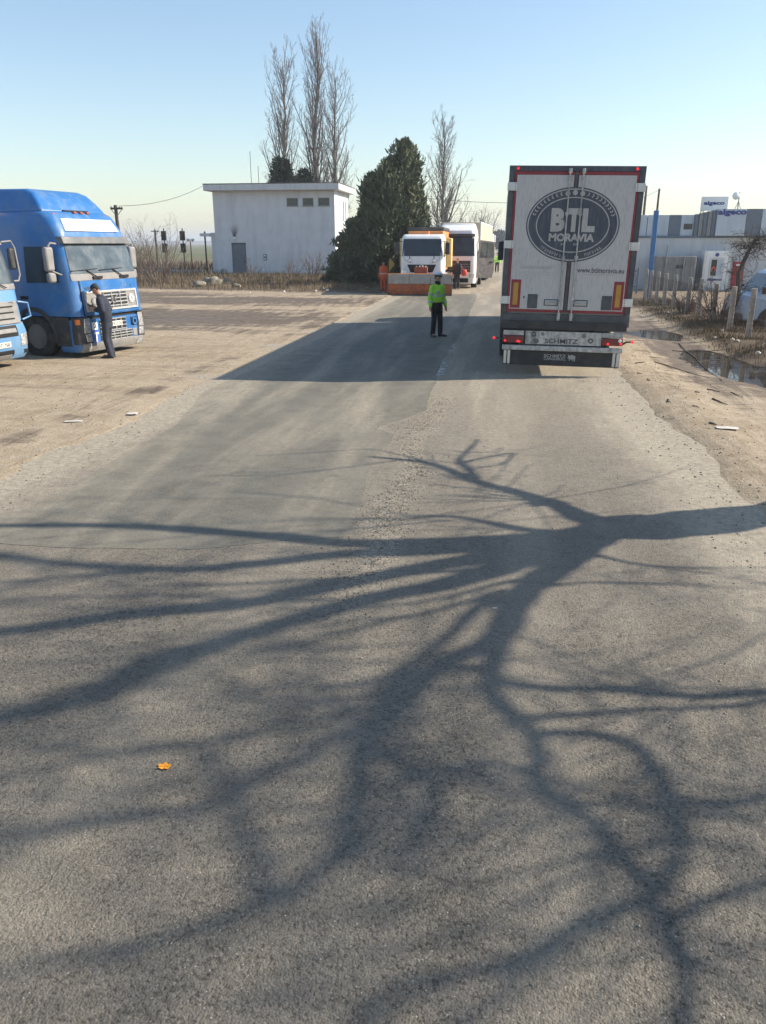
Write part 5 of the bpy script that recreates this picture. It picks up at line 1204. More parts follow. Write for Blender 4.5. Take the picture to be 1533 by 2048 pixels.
def bare_tree(name, label, x, y, Hh, sd, cat='tree', group=None, spread=45, trunk=.18, count=7, mat='barkgrey', r=None, lean=(0, 0)):
    rg = random.Random(sd); root = thing(name, label, cat, (x, y, 0), group=group); mb = MB()
    r = r or Hh * .02
    MB().tube([(0, 0, -.2), (lean[0] * .5, lean[1] * .5, Hh * trunk * .5), (lean[0], lean[1], Hh * trunk)], [r * 1.15, r, r * .85], 8).build('trunk', K[mat], root)
    P = [dict(n=6, wig=.12, up=.10, sides=5, tip=.25), dict(n=5, wig=.14, up=.07, sides=4, count=6, t0=.3, t1=1, ang=42, len=.55, rf=.55, rmin=.012), dict(n=4, wig=.16, up=.04, sides=3, count=6, t0=.2, t1=1, ang=42, len=.5, rf=.5, rmin=.009), dict(n=3, wig=.16, up=.03, sides=3, count=4, t0=.2, t1=1, ang=40, len=.5, rf=.6, rmin=.007)]
    for k in range(count):
        a = k * 2 * math.pi / count + rg.random(); an = R(spread * rg.uniform(.4, 1.1))
        branch(mb, (lean[0], lean[1], Hh * trunk * rg.uniform(.85, 1)), (math.cos(a) * math.sin(an), math.sin(a) * math.sin(an), math.cos(an)), Hh * (1 - trunk) * rg.uniform(.75, 1.), r * .6, 0, P, rg)
    mb.build('crown', K[mat], root, smooth=0); return root
bare_tree('bare_tree', 'low spreading bare tree with crooked limbs right of the evergreen clump', at_px(868, 70), 70, 9.5, 31, group='bare trees behind the building', spread=42)
bare_tree('bare_tree', 'small bare tree far down the road above the queue of trucks', at_px(952, 150), 150, 9, 33, group='bare trees behind the building', spread=30)
bare_tree('bare_tree', 'thin bare tree far down the road against the dark grove', at_px(972, 170), 170, 9, 34, group='bare trees behind the building', spread=26)
# shrubs
def shrub(label, x, y, Hh, n, sd, mat='twig', spread=38):
    rg = random.Random(sd); root = thing('bare_shrub', label, 'shrub', (x, y, ground(x, y)[0] - .05)); mb = MB()
    P = [dict(n=6, wig=.10, up=.06, sides=4, tip=.3), dict(n=4, wig=.14, up=.05, sides=3, count=8, t0=.2, t1=1, ang=35, len=.45, rf=.6, rmin=.008), dict(n=3, wig=.15, up=.04, sides=3, count=5, t0=.2, t1=1, ang=38, len=.5, rf=.6, rmin=.006)]
    stems = MB()
    for k in range(n):
        a = rg.random() * 2 * math.pi; an = R(spread * math.sqrt(rg.random())); ra = rg.random() * .5 * Hh * .35
        branch(mb, (math.cos(a) * ra, math.sin(a) * ra, 0), (math.cos(a) * math.sin(an), math.sin(a) * math.sin(an), math.cos(an)), Hh * rg.uniform(.6, 1.05), .02 + .012 * rg.random(), 0, P, rg)
    mb.build('stems', K[mat], root, smooth=0); return root
shrub('large bare brown shrub behind the blue cab on the edge of the lot', at_px(312, 50), 50.5, 3.9, 26, 41)
shrub('bare brown shrub half hidden behind the blue cab', at_px(262, 52), 53, 3.2, 18, 42)
shrub('low grey bramble against the foot of the white building', at_px(625, 61), 61, 1.9, 12, 43)
shrub('tall dry weed bush under the building windows', at_px(585, 60), 60, 1.3, 9, 44)
shrub('thin dry bush in front of the grey steel door', at_px(500, 60), 60, 1.5, 7, 45)
shrub('bare twiggy bush growing through the fence posts', 7.05, 27.3, 1.6, 16, 46, spread=45)
shrub('low dry bush at the fence foot beside the red door side', 6.6, 30.5, 1.0, 12, 47, spread=50)
# the twisted stump with a mop of vine by the fence
rg = random.Random(5)
vt = thing('dead_vine_tree', 'twisted dead trunk topped by a mop of tangled vine behind the fence', 'tree', (7.25, 26.6, 0))
MB().tube([(0, 0, -.2), (-.1, .1, .5), (.05, 0, 1.1), (.0, .1, 1.7), (.18, .1, 2.3), (.35, .1, 2.72)], [.11, .09, .08, .075, .06, .04], 8).build('trunk', K['bark'], vt)
mb = MB()
P = [dict(n=6, wig=.35, up=-.02, sides=3, tip=.3), dict(n=4, wig=.35, up=-.05, sides=3, count=6, t0=.2, t1=1, ang=50, len=.5, rf=.7, rmin=.006)]
for k in range(60):
    a = rg.random() * 6.28; an = R(rg.uniform(20, 110)); branch(mb, (.3 + rg.gauss(0, .12), .1 + rg.gauss(0, .12), 2.5 + rg.gauss(0, .15)), (math.cos(a) * math.sin(an), math.sin(a) * math.sin(an), math.cos(an)), .7, .012, 0, P, rg)
for k in range(45):
    a = rg.random() * 6.28; z = rg.uniform(.2, 2.4); branch(mb, (.0 + .12 * math.cos(a), .1 + .12 * math.sin(a), z), (math.cos(a), math.sin(a), rg.uniform(-.5, .8)), .5, .01, 0, P, rg)
mb.build('vine_tangle', K['wood'], vt, smooth=0)

# evergreens: leaf sprays through the volume of many upright flames
def sprays(C_, up, size, rs):
    n = len(C_); a = rs.normal(size=(n, 3)); a = a * .55 + up; a /= np.linalg.norm(a, axis=1)[:, None]
    b = np.cross(a, rs.normal(size=(n, 3))); b /= np.linalg.norm(b, axis=1)[:, None] + 1e-9
    s = size * rs.uniform(.6, 1.4, size=(n, 1))
    p0 = C_ - b * s * .35; p1 = C_ + b * s * .35; p2 = C_ + a * s * 1.6 + b * s * .12; p3 = C_ + a * s * 1.6 - b * s * .12
    return np.stack([p0, p1, p2, p3], 1).reshape(-1, 3), np.arange(4 * n).reshape(n, 4)
def evergreen(label, x, y, Hh, rad, sd, nfl=70, per=260, mat='cypress', name='cypress_tree', size=.13, pw=.8, z0=.0, grp=None, outf=.35):
    rs = np.random.default_rng(sd); root = thing(name, label, 'tree', (x, y, 0), group=grp)
    MB().tube([(0, 0, -.3), (0, 0, Hh * .5), (0, 0, Hh * .93)], [rad * .13, rad * .08, .03], 8).build('trunk', K['bark'], root)
    allc, allu = [], []
    for k in range(nfl):
        t = (k + rs.uniform(0, 1)) / nfl; zb = z0 + (Hh - z0) * t * .86; R_ = rad * (1 - (zb / Hh)) ** pw * rs.uniform(.45, 1.2); a = k * 2.399 + rs.uniform(-.4, .4)
        if t > .95: R_ *= .25
        bx_, by_ = R_ * math.cos(a), R_ * math.sin(a); fl = Hh * rs.uniform(.10, .26); fr = rad * rs.uniform(.13, .42)
        fl = min(fl, Hh - zb + .05)
        m = per; u = rs.uniform(0, 1, m); ang = rs.uniform(0, 2 * np.pi, m); rr = fr * (np.sin(np.pi * np.clip(u * .9 + .1, 0, 1)) ** .7) * np.sqrt(rs.uniform(.15, 1, m)) * np.where(rs.uniform(0, 1, m) < .12, rs.uniform(1.2, 1.9, m), 1)
        px = bx_ * (1 - .18 * u) + rr * np.cos(ang); py = by_ * (1 - .18 * u) + rr * np.sin(ang); pz = zb + fl * u
        allc.append(np.stack([px, py, pz], 1)); o = np.stack([np.cos(ang), np.sin(ang), np.zeros(m)], 1) * outf + np.array([bx_, by_, 0]) / max(rad, .1) * .3
        allu.append(o + np.array([0, 0, 1.]))
    V_, Q = sprays(np.concatenate(allc), np.concatenate(allu), size, rs)
    V_[:, 2] = np.maximum(V_[:, 2], .02)
    np_mesh('crown', V_, Q, K[mat], root); return root
eg = 'evergreens clumped beside the plough truck'
def ev_px(u, Y): return at_px(u, Y)
evergreen('tallest dark evergreen with pointed top in the clump beside the plough truck', ev_px(809, 52), 52, atY(810, 284, 52).z, 1.55, 51, 95, 250, grp=eg, size=.15)
evergreen('dark evergreen with blunt top leaning against the tallest of its clump', ev_px(779, 51.5), 51.2, atY(780, 322, 51.5).z, 1.45, 52, 80, 240, grp=eg, size=.15)
evergreen('evergreen with lower twin top on the building side of the clump', ev_px(746, 51), 51.5, atY(746, 350, 51).z, 1.5, 53, 75, 240, grp=eg, size=.15)
evergreen('broad low evergreen skirt spreading towards the white building', ev_px(714, 51), 51.5, 3.9, 1.5, 54, 55, 240, pw=.55, grp=eg, size=.15)
evergreen('low dark evergreen bush at the building end of the clump', ev_px(684, 52), 52.5, 2.2, 1.1, 55, 40, 200, pw=.6, grp=eg, size=.15)
evergreen('dark evergreen crowding the back of the plough truck cab', ev_px(831, 54), 55, 5.6, .95, 56, 60, 220, grp=eg, size=.15)
evergreen('dark spruce showing above the white building roof', ev_px(573, 80), 80, atY(573, 318, 80).z, 2.3, 57, 60, 220, 'spruce', 'spruce_tree', .2, .9, outf=1.6)
evergreen('second dark spruce low behind the white building roof', ev_px(615, 82), 82, atY(613, 342, 82).z, 2.0, 58, 50, 200, 'spruce', 'spruce_tree', .2, .9, outf=1.6)
# far grove closing the road, and a wooded ridge on the horizon
def mass(name, x0, x1, y0, y1, Hh, n, size, sd, mat='grove'):
    rs = np.random.default_rng(sd); nb = max(3, int((x1 - x0) / (Hh * .8))); C_ = []
    for k in range(nb):
        cx_ = x0 + (x1 - x0) * (k + rs.uniform(.2, .8)) / nb; cy_ = rs.uniform(y0, y1); hh = Hh * rs.uniform(.65, 1.05); m = n // nb
        v = rs.normal(size=(m, 3)); v /= np.linalg.norm(v, axis=1)[:, None]; v *= rs.uniform(.5, 1, (m, 1)); C_.append(np.stack([cx_ + v[:, 0] * hh * .55, cy_ + v[:, 1] * hh * .55, hh * .5 + v[:, 2] * hh * .5], 1))
    C_ = np.concatenate(C_); V_, Q = sprays(C_, np.array([[0, 0, 1.]]), size, rs); V_[:, 2] = np.maximum(V_[:, 2], 0)
    return np_mesh(name, V_, Q, K[mat])
g_ = mass('far_grove', atY(958, 470, 330).x, atY(1060, 470, 330).x, 320, 350, atY(980, 463, 330).z, 9000, 1.0, 61); tag(g_, 'hazy dark grove of trees closing the far end of the road', 'grove', kind='stuff')
rs = np.random.default_rng(9)
hx = np.linspace(-2500, 2500, 160); hz = 8 + 7 * np.array([noise.noise((x * .002, 0, 3)) + .4 * noise.noise((x * .012, 2, 3)) for x in hx])
Vh = np.concatenate([np.stack([hx, np.full(160, 1900.), np.full(160, -1.)], 1), np.stack([hx, np.full(160, 1960.), hz], 1), np.stack([hx, np.full(160, 2400.), hz * .9], 1)]); Qh = [(r_ * 160 + i, r_ * 160 + i + 1, (r_ + 1) * 160 + i + 1, (r_ + 1) * 160 + i) for r_ in (0, 1) for i in range(159)]
struct(np_mesh('hills', Vh, Qh, K['grove']))

# dry grass and weeds
def blades(name, pts, hmin, hmax, wd, mat, sd, lean=.5, parent=None):
    rs = np.random.default_rng(sd); n = len(pts); P_ = np.asarray(pts, float)
    a = rs.uniform(0, 2 * np.pi, n); h = rs.uniform(hmin, hmax, n) * rs.uniform(.5, 1, n); w_ = wd * rs.uniform(.6, 1.4, n)
    la = rs.uniform(0, 2 * np.pi, n); l = lean * rs.uniform(.1, 1, n) * h
    dx, dy = np.cos(a) * w_, np.sin(a) * w_
    p0 = P_ + np.stack([-dx, -dy, np.zeros(n) - .01], 1); p1 = P_ + np.stack([dx, dy, np.zeros(n) - .01], 1)
    m0 = P_ + np.stack([-dx * .7 + np.cos(la) * l * .35, -dy * .7 + np.sin(la) * l * .35, h * .6], 1); m1 = m0 + np.stack([dx, dy, np.zeros(n)], 1) * 1.4
    t_ = P_ + np.stack([np.cos(la) * l, np.sin(la) * l, h], 1); t2 = t_ + np.stack([dx, dy, np.zeros(n)], 1) * .3
    V_ = np.stack([p0, p1, m0, m1, t_, t2], 1).reshape(-1, 3); b = np.arange(n)[:, None] * 6
    Q = np.concatenate([b + np.array([[0, 1, 3, 2]]), b + np.array([[2, 3, 5, 4]])]); return np_mesh(name, V_, Q, K[mat], parent)
def scatter(n, x0, x1, y0, y1, sd, f):
    rg = random.Random(sd); out_ = []
    while len(out_) < n:
        x, y = rg.uniform(x0, x1), rg.uniform(y0, y1)
        if rg.random() < f(x, y): out_.append((x, y, ground(x, y)[0]))
    return out_
cl = lambda x, y, s=.7: max(0, min(1, .5 + 1.6 * noise.noise((x * s, y * s, 12))))
fr_veg = lambda x, y: ground(x, y)[2] * cl(x, y)
tag(blades('dry_grass', scatter(9000, 5.6, 8.0, 14, 40, 1, fr_veg), .05, .30, .005, 'weed', 1), 'dry brown grass and weeds along the fence foot', 'grass', kind='stuff')
tag(blades('green_weeds', scatter(3500, 5.0, 7.2, 14, 40, 2, lambda x, y: ground(x, y)[2] * (1 - cl(x, y, 1.1))), .03, .12, .009, 'greenweed', 2, .9), 'low green weeds on the muddy verge under the fence', 'grass', kind='stuff')
def lf(x, y): return ground(x, y)[2] * cl(x, y, .5)
tag(blades('dry_grass', scatter(11000, -30, -6.5, 43, 66, 3, lambda x, y: ground(x, y)[2] * max(0, cl(x, y, .35) - .35) * 1.5), .06, .34, .010, 'drygrass', 3), 'dry straw coloured grass on the verge before the white building', 'grass', kind='stuff')
tag(blades('weeds', scatter(15000, -28, -7, 43, 65, 4, lambda x, y: ground(x, y)[2] * (1 - .8 * cl(x, y, .35))), .08, .55, .010, 'weed', 4), 'dark brown dead weeds on the verge before the white building', 'weeds', kind='stuff')
tag(blades('far_grass', scatter(6000, -60, -22, 55, 95, 5, lambda x, y: .8), .3, .9, .03, 'weed', 5), 'brown rough grass along the railway beyond the lot', 'grass', kind='stuff')

# ================================================================== THE ROADSIDE TREE that throws its shadow over the road
SH = Vector((SD.x, SD.y)).normalized(); COT = math.cos(SUN_EL) / math.sin(SUN_EL)
TB = Vector((5.9, 9.05))
def tree_pt(u, v, d):
    """the point of the tree whose shadow lies at this spot of the road; d = metres off the trunk plane towards the road"""
    g = G(u, v, .015); a = (TB - g.to_2d()).dot(SH); z = max(.05, (a - d) / COT)
    return Vector((g.x, g.y, 0)) + Vector((SH.x * COT, SH.y * COT, 1)) * z
big = thing('roadside_tree', 'large bare spreading tree on the verge throwing its shadow across the road', 'tree', (TB.x, TB.y, 0))
def limb(pts, r0, r1, d0, d1, e=.5):
    m = len(pts); path = [tree_pt(u, v, d0 + (d1 - d0) * i / (m - 1)) - Vector((TB.x, TB.y, 0)) for i, (u, v) in enumerate(pts)]
    fine = []
    for i in range(m - 1):                                # Catmull-Rom through the joints
        p0, p1, p2, p3 = path[max(i - 1, 0)], path[i], path[i + 1], path[min(i + 2, m - 1)]
        for k in range(4):
            t = k / 4; fine.append(.5 * ((2 * p1) + (p2 - p0) * t + (2 * p0 - 5 * p1 + 4 * p2 - p3) * t * t + (3 * p1 - p0 - 3 * p2 + p3) * t ** 3))
    fine.append(path[-1]); N_ = len(fine)
    fine = [p + Vector((noise.noise((p * 1.6)), noise.noise((p * 1.6 + Vector((9, 0, 0)))), noise.noise((p * 1.6 + Vector((0, 9, 0)))))) * .07 for p in fine]
    return fine, [(1 + .28 * noise.noise((i * .55, r0 * 90, d1 * 7))) * (r0 + (r1 - r0) * (i / (N_ - 1)) ** e) for i in range(N_)]
trunk = [(0, 0, -.3), (-.02, -.02, .6)] 
tp, tr = limb([(1640, 1018), (1533, 1030), (1380, 1046), (1260, 1056), (1205, 1062)], .36, .30, 0, 0)
MB().tube([Vector((0, 0, -.3)), Vector((0, 0, .35)), tp[0] * .5] + tp, [.5, .40, .37] + tr, 12).build('trunk', K['bark'], big)
LIMBS = [
 ([(1215, 1060), (1150, 1030), (1110, 1010), (1070, 998), (1000, 978), (930, 955), (870, 930), (800, 918), (735, 912)], .13, .03, 0, .9),
 ([(1110, 1010), (1085, 1000), (1068, 1002)], .14, .10, 0, .1),
 ([(945, 958), (925, 930), (930, 905), (950, 878)], .06, .015, .2, .5),
 ([(935, 925), (985, 915), (1030, 908), (1015, 928), (960, 936)], .028, .012, .3, .6),
 ([(1210, 1062), (1050, 1080), (900, 1085), (700, 1084), (500, 1068), (300, 1056), (100, 1050), (-150, 1050)], .25, .045, 0, 1.2),
 ([(1190, 1064), (1080, 1062), (1000, 1050), (900, 1035), (815, 1032)], .12, .02, 0, -1.),
 ([(960, 1092), (800, 1100), (640, 1112), (500, 1125), (330, 1136), (150, 1126), (-60, 1108)], .17, .06, 0, -1.2),
 ([(330, 1136), (180, 1148), (0, 1172)], .06, .03, -.8, -1.2),
 ([(1120, 1085), (1000, 1104), (850, 1132), (700, 1164), (500, 1200), (300, 1226), (100, 1250), (-120, 1275)], .17, .08, 0, .7),
 ([(1100, 1100), (980, 1135), (850, 1172), (700, 1202), (560, 1242), (430, 1284), (330, 1330), (200, 1376), (60, 1420), (-120, 1470)], .13, .07, 0, -.9),
 ([(450, 1276), (370, 1290), (270, 1330), (150, 1380)], .045, .03, -.4, -.7),
 ([(1205, 1066), (1160, 1092), (1110, 1130), (1055, 1180), (1012, 1232), (960, 1282), (880, 1332), (800, 1392), (742, 1452), (722, 1520), (700, 1600), (640, 1690), (540, 1770), (400, 1840), (200, 1902), (-60, 1965)], .20, .022, 0, -1.4, .3),
 ([(985, 1190), (930, 1235), (868, 1290), (800, 1350), (752, 1410), (735, 1450)], .05, .03, -.2, -.5),
 ([(1010, 1235), (965, 1296), (975, 1360), (1012, 1422), (1062, 1492), (1092, 1560), (1160, 1622), (1232, 1692), (1300, 1764), (1332, 1850), (1338, 1950), (1330, 2080)], .065, .022, -.3, .9),
 ([(885, 1330), (930, 1336), (975, 1362)], .04, .035, -.6, -.4),
 ([(1062, 1478), (1150, 1476), (1250, 1492), (1312, 1542), (1362, 1612), (1372, 1685), (1335, 1765)], .045, .03, .1, -.6),
 ([(975, 1362), (1100, 1370), (1250, 1384), (1400, 1390), (1600, 1390)], .045, .035, -.3, .6),
 ([(1040, 1440), (1200, 1432), (1350, 1418), (1600, 1400)], .03, .018, -.2, .5),
 ([(745, 1445), (650, 1482), (560, 1530), (400, 1602), (200, 1642), (-50, 1690)], .05, .02, -.5, -2.2),
 ([(722, 1480), (790, 1520), (838, 1570), (850, 1640), (790, 1720)], .05, .025, -.5, -2.),
 ([(1330, 1780), (1200, 1850), (1050, 1900), (850, 1965), (700, 2060)], .045, .025, -.4, -2.),
 ([(1362, 1612), (1450, 1604), (1600, 1580)], .035, .02, .2, -.8), ([(1330, 1840), (1420, 1802), (1600, 1750)], .04, .025, .4, -1.),
 ([(1150, 1100), (1300, 1130), (1430, 1135)], .035, .012, 0, -1.), ([(1100, 1172), (1230, 1165), (1420, 1172)], .03, .01, -.2, -1.2),
 ([(620, 1728), (700, 1660), (800, 1560), (900, 1540), (1020, 1560)], .03, .015, -1., -1.8), ([(500, 1790), (480, 1700), (380, 1500), (180, 1520), (-50, 1560)], .04, .02, -1., -2.2),
 ([(820, 1390), (600, 1440), (420, 1480), (200, 1500), (0, 1480)], .03, .012, -.5, -1.8), ([(640, 1200), (420, 1200), (200, 1190), (0, 1200)], .03, .015, .2, -.8),
 ([(700, 1300), (560, 1300), (520, 1300)], .02, .01, .2, -.8), ([(1040, 1112), (900, 1140), (760, 1150), (600, 1160), (300, 1172)], .05, .015, 0, .6), ([(1000, 1180), (900, 1212), (800, 1238), (700, 1262), (560, 1298)], .035, .012, 0, .5), ([(1060, 1150), (930, 1180), (820, 1208), (720, 1215)], .035, .015, 0, -.6), ([(900, 1040), (760, 1050), (640, 1062)], .02, .01, 0, .4), ([(870, 930), (760, 900), (640, 905), (500, 912)], .018, .008, .5, .9), ([(800, 918), (700, 935), (560, 948), (430, 950)], .016, .008, .5, 1.), ([(820, 1032), (650, 1000), (480, 985)], .014, .008, -1., -.5), ([(1090, 1560), (1000, 1530), (880, 1540), (800, 1580)], .025, .012, .2, -.8), ([(740, 1452), (690, 1440), (640, 1390), (600, 1330)], .02, .01, -.4, -1.),
]
rg = random.Random(77); tw = MB()
TP = [dict(n=5, wig=.14, up=.05, sides=3, tip=.3), dict(n=4, wig=.18, up=.03, sides=3, count=4, t0=.25, t1=1, ang=40, len=.5, rf=.6, rmin=.004), dict(n=3, wig=.18, up=.02, sides=3, count=2, t0=.25, t1=1, ang=40, len=.5, rf=.6, rmin=.003)]
for pts, r0, r1, d0, d1, *e_ in LIMBS:
    pa, ra = limb(pts, r0, r1, d0, d1, *e_); MB().tube(pa, ra, 8).build('limb', K['bark'], big)
    for k in range(8 + int(1.5 * len(pts))):
        i = rg.randrange(len(pa) // 3, len(pa)); j = max(1, i); d = (pa[j] - pa[j - 1]).normalized(); o = Vector((rg.gauss(0, 1), rg.gauss(0, 1), rg.gauss(0, 1) + .3)).normalized()
        branch(tw, pa[i], d * .7 + o * .7, rg.uniform(.5, 1.8), min(ra[i] * .4, .012), 0, TP, rg)
# the road side of the crown is pruned clear of the carriageway
keep = [f for f in tw.f if min(tw.v[i][0] + TB.x - .40 * (tw.v[i][1] + TB.y) for i in f) > .2]
tw.f = keep; tw.m = [0] * len(keep); tw.build('twigs', K['bark'], big, smooth=0)

# ================================================================== PEOPLE
def remesh(mb, voxel, smooth=6):
    me = bpy.data.meshes.new('tmp'); me.from_pydata(mb.v, [], mb.f)
    bm = bmesh.new(); bm.from_mesh(me); bmesh.ops.recalc_face_normals(bm, faces=bm.faces[:]); bm.to_mesh(me); bm.free()
    o = link('tmp', me); m = o.modifiers.new('r', 'REMESH'); m.mode = 'VOXEL'; m.voxel_size = voxel
    sm = o.modifiers.new('s', 'SMOOTH'); sm.iterations = smooth; sm.factor = .5
    bpy.context.view_layer.update(); dg = bpy.context.evaluated_depsgraph_get()
    r = bpy.data.meshes.new_from_object(o.evaluated_get(dg)); bpy.data.objects.remove(o); bpy.data.meshes.remove(me)
    r.polygons.foreach_set('use_smooth', [True] * len(r.polygons)); return r
def cloth(name, mb, mat, root, voxel=.013, smooth=6):
    r = remesh(mb, voxel, smooth); r.name = name; r.materials.clear(); r.materials.append(mat); return link(name, r, root)
def xf(mb, M):
    mb.v = [tuple(M @ Vector(p)) for p in mb.v]; return mb
def person(label, loc, rz, arms, legs, wear, sc_=1., bow=0., turn=0., lean=0., fingers=True, group=None):
    """local +y is the way the person faces, +x the person's right"""
    root = thing('person', label, 'person', loc, rz, group); root.scale = (sc_,) * 3
    def tor(z): return lean * max(0, z - .95) ** 1.5
    HM = Matrix.Translation((0, tor(1.47), 1.47)) @ Matrix.Rotation(turn, 4, 'Z') @ Matrix.Rotation(-bow, 4, 'X') @ Matrix.Translation((0, 0, -1.47))
    b = MB()
    b.ell([(.80, .13, .09, 0, 0), (.90, .155, .10, 0, 0), (1.02, .14, .09, 0, tor(1.02)), (1.18, .14, .095, 0, tor(1.18)), (1.32, .165, .10, 0, tor(1.32)), (1.41, .15, .085, 0, tor(1.41)), (1.46, .07, .06, 0, tor(1.46))])
    hd = MB(); hd.caps((0, 0, 1.42), .056, (0, .01, 1.55), .054); hd.ball((0, -.005, 1.655), (.074, .092, .095)); hd.ball((0, .03, 1.595), (.058, .062, .065)); hd.ball((0, .068, 1.545), (.03, .026, .024))
    hd.caps((0, .088, 1.645), .010, (0, .106, 1.605), .015, 8, 3); hd.ball((0, .088, 1.568), (.026, .012, .010))
    for s in (-1, 1): hd.ball((s * .077, -.005, 1.63), (.010, .020, .032)); hd.ball((s * .03, .072, 1.655), (.020, .014, .010))
    xf(hd, HM); b.add(hd.v, hd.f)
    J, T = MB(), MB(); jr = wear.get('jr', 1.)
    J.ell([(wear.get('hem', .90), .185 * jr, .135 * jr, 0, 0), (1.0, .185 * jr, .135 * jr, 0, tor(1.0)), (1.15, .19 * jr, .14 * jr, 0, tor(1.15)), (1.30, .205 * jr, .142 * jr, 0, tor(1.30)), (1.40, .185 * jr, .115 * jr, 0, tor(1.40)), (1.46, .10, .085, 0, tor(1.46)), (1.50, .075, .072, 0, tor(1.50) + .005)])
    T.ell([(.72, .15, .115, 0, 0), (.82, .178, .128, 0, 0), (.92, .172, .12, 0, 0), (.99, .16, .11, 0, tor(.99))])
    for s, (sh_, el, wr, tip) in zip((1, -1), arms):
        sh_, el, wr, tip = (Vector(p) for p in (sh_, el, wr, tip)); sh_.y += tor(1.38)
        b.caps(sh_, .048, el, .04); b.caps(el, .04, wr, .027)
        J.caps(sh_, .078 * jr, el, .066 * jr); J.caps(el, .066 * jr, wr.lerp(el, .06), .05 * jr)
        d = (tip - wr).normalized(); side = d.cross(Vector((s, 0, 0))); side = side.normalized() if side.length > .1 else Vector((0, 1, 0)); nn = side.cross(d).normalized()
        pal = wr + d * .085
        for q in (-1, -.33, .33, 1): b.caps(wr + side * q * .018, .017, pal + side * q * .030, .0135, 8, 3)
        if fingers:
            for q, l in ((-1, .062), (-.33, .075), (.33, .082), (1, .074)):
                k0 = pal + side * q * .030; cu = nn * (-s) * .016 * wear.get('curl', 1.); k1 = k0 + d * l * .5 + cu * .6; k2 = k0 + d * l * .92 + cu * 1.9
                b.caps(k0, .0105, k1, .0095, 8, 3); b.caps(k1, .0095, k2, .008, 8, 3)
            th0 = wr + d * .03 + side * .03; th1 = th0 + side * .03 + d * .03; b.caps(th0, .014, th1, .0115, 8, 3); b.caps(th1, .0115, th1 + d * .032 + side * .006, .009, 8, 3)
    shoes = []
    for s, (hp, kn, an, toe) in zip((1, -1), legs):
        hp, kn, an, toe = (Vector(p) for p in (hp, kn, an, toe)); b.caps(hp, .075, kn, .052); b.caps(kn, .052, an, .038)
        T.caps(hp, .098, kn, .078); T.caps(kn, .078, Vector((an.x, an.y, max(an.z, .10))), .070)
        b.caps(an, .035, toe, .03)
        S_ = MB(); d = Vector((toe.x - an.x, toe.y - an.y, 0)).normalized(); heel = Vector((an.x, an.y, .045)) - d * .035
        S_.caps(heel, .044, Vector((an.x, an.y, .055)) + d * .05, .048); S_.caps(Vector((an.x, an.y, .05)) + d * .05, .048, Vector((toe.x, toe.y, .036)) + d * .02, .036); S_.caps(Vector((an.x, an.y, .06)), .046, Vector((an.x, an.y, .13)), .048)
        S_.v = [(x, y, max(z, .002)) for x, y, z in S_.v]; shoes.append(S_)
    body = cloth('body', b, K['skin'], root, .009, 3)
    cloth('jacket', J, wear['jacket'], root); cloth('trousers', T, wear['trousers'], root)
    for S_ in shoes: cloth('shoe', S_, wear.get('shoe', K['shoe']), root, .010, 3)
    if wear.get('belt'): 
        MB().ell([(.925, .188, .137, 0, 0), (.965, .188, .137, 0, 0)], 24).build('belt', wear['belt'], root)
    for z in wear.get('bands', ()):
        MB().ell([(z - .026, .2055 * jr, .1475 * jr, 0, tor(z)), (z + .026, .2065 * jr, .1475 * jr, 0, tor(z))], 24).build('reflective_band', K['reflect'], root)
    for f in wear.get('armbands', ()):
        for (sh_, el, wr, tip) in arms:
            sh_, el, wr = Vector(sh_), Vector(el), Vector(wr); sh_.y += tor(1.38); p = sh_.lerp(el, f * 2) if f < .5 else el.lerp(wr, f * 2 - 1); d = ((el - sh_) if f < .5 else (wr - el)).normalized(); r_ = (.079 if f < .5 else .066) * jr
            MB().tube([p - d * .024, p + d * .024], r_, 14).build('reflective_band', K['reflect'], root)
    if wear.get('patch'): MB().bx(.03, .13, tor(1.27) + .12 * jr, tor(1.27) + .151 * jr, 1.22, 1.30).build('chest_patch', K['reflect'], root, bev=.005)
    if wear.get('collar'):
        c = MB(); c.ell([(1.44, .095, .09, 0, tor(1.45)), (1.50, .085, .085, 0, tor(1.5) + .01), (1.56, .082, .084, 0, tor(1.5) + .012)]); cloth('collar', c, wear['collar'], root, .010, 3)
    for s in (-1, 1): xf(MB().ball((s * .031, .080, 1.652), (.010, .007, .006), 8, 5), HM).build('eye', K['black'], root)
    hr = MB(); hr.ell([(1.60, .070, .035, 0, -.062), (1.66, .079, .072, 0, -.030), (1.72, .070, .080, 0, -.012), (1.752, .03, .04, 0, -.01)]); xf(hr, HM).build('hair', K['hair'], root)
    cp = wear.get('cap')
    if cp == 'peaked':                                    # uniform cap: dark band, wide white crown, black peak
        xf(MB().ell([(1.685, .088, .103, 0, 0), (1.72, .09, .105, 0, 0)]), HM).build('cap_band', K['navy'], root)
        xf(MB().ell([(1.721, .092, .107, 0, 0), (1.75, .118, .135, 0, .0), (1.772, .120, .137, 0, .0), (1.792, .095, .11, 0, -.005), (1.80, .03, .04, 0, -.005)], 24), HM).build('cap', K['capwhite'], root)
        xf(MB().add([(x * .085, .085 + .075 * (1 - abs(x) ** 2), 1.693 - .022 * (1 - x * x) + dz) for dz in (0, .006) for x in (-1, -.6, -.2, .2, .6, 1)] + [(x * .085, .085, 1.70 + dz) for dz in (0, .006) for x in (-1, -.6, -.2, .2, .6, 1)], [(i, i + 1, 12 + i + 1, 12 + i) for i in range(5)] + [(6 + i, 18 + i, 18 + i + 1, 6 + i + 1) for i in range(5)] + [(i, 6 + i, 7 + i, i + 1) for i in range(5)]), HM).build('cap_peak', K['shoe'], root)
    elif cp:
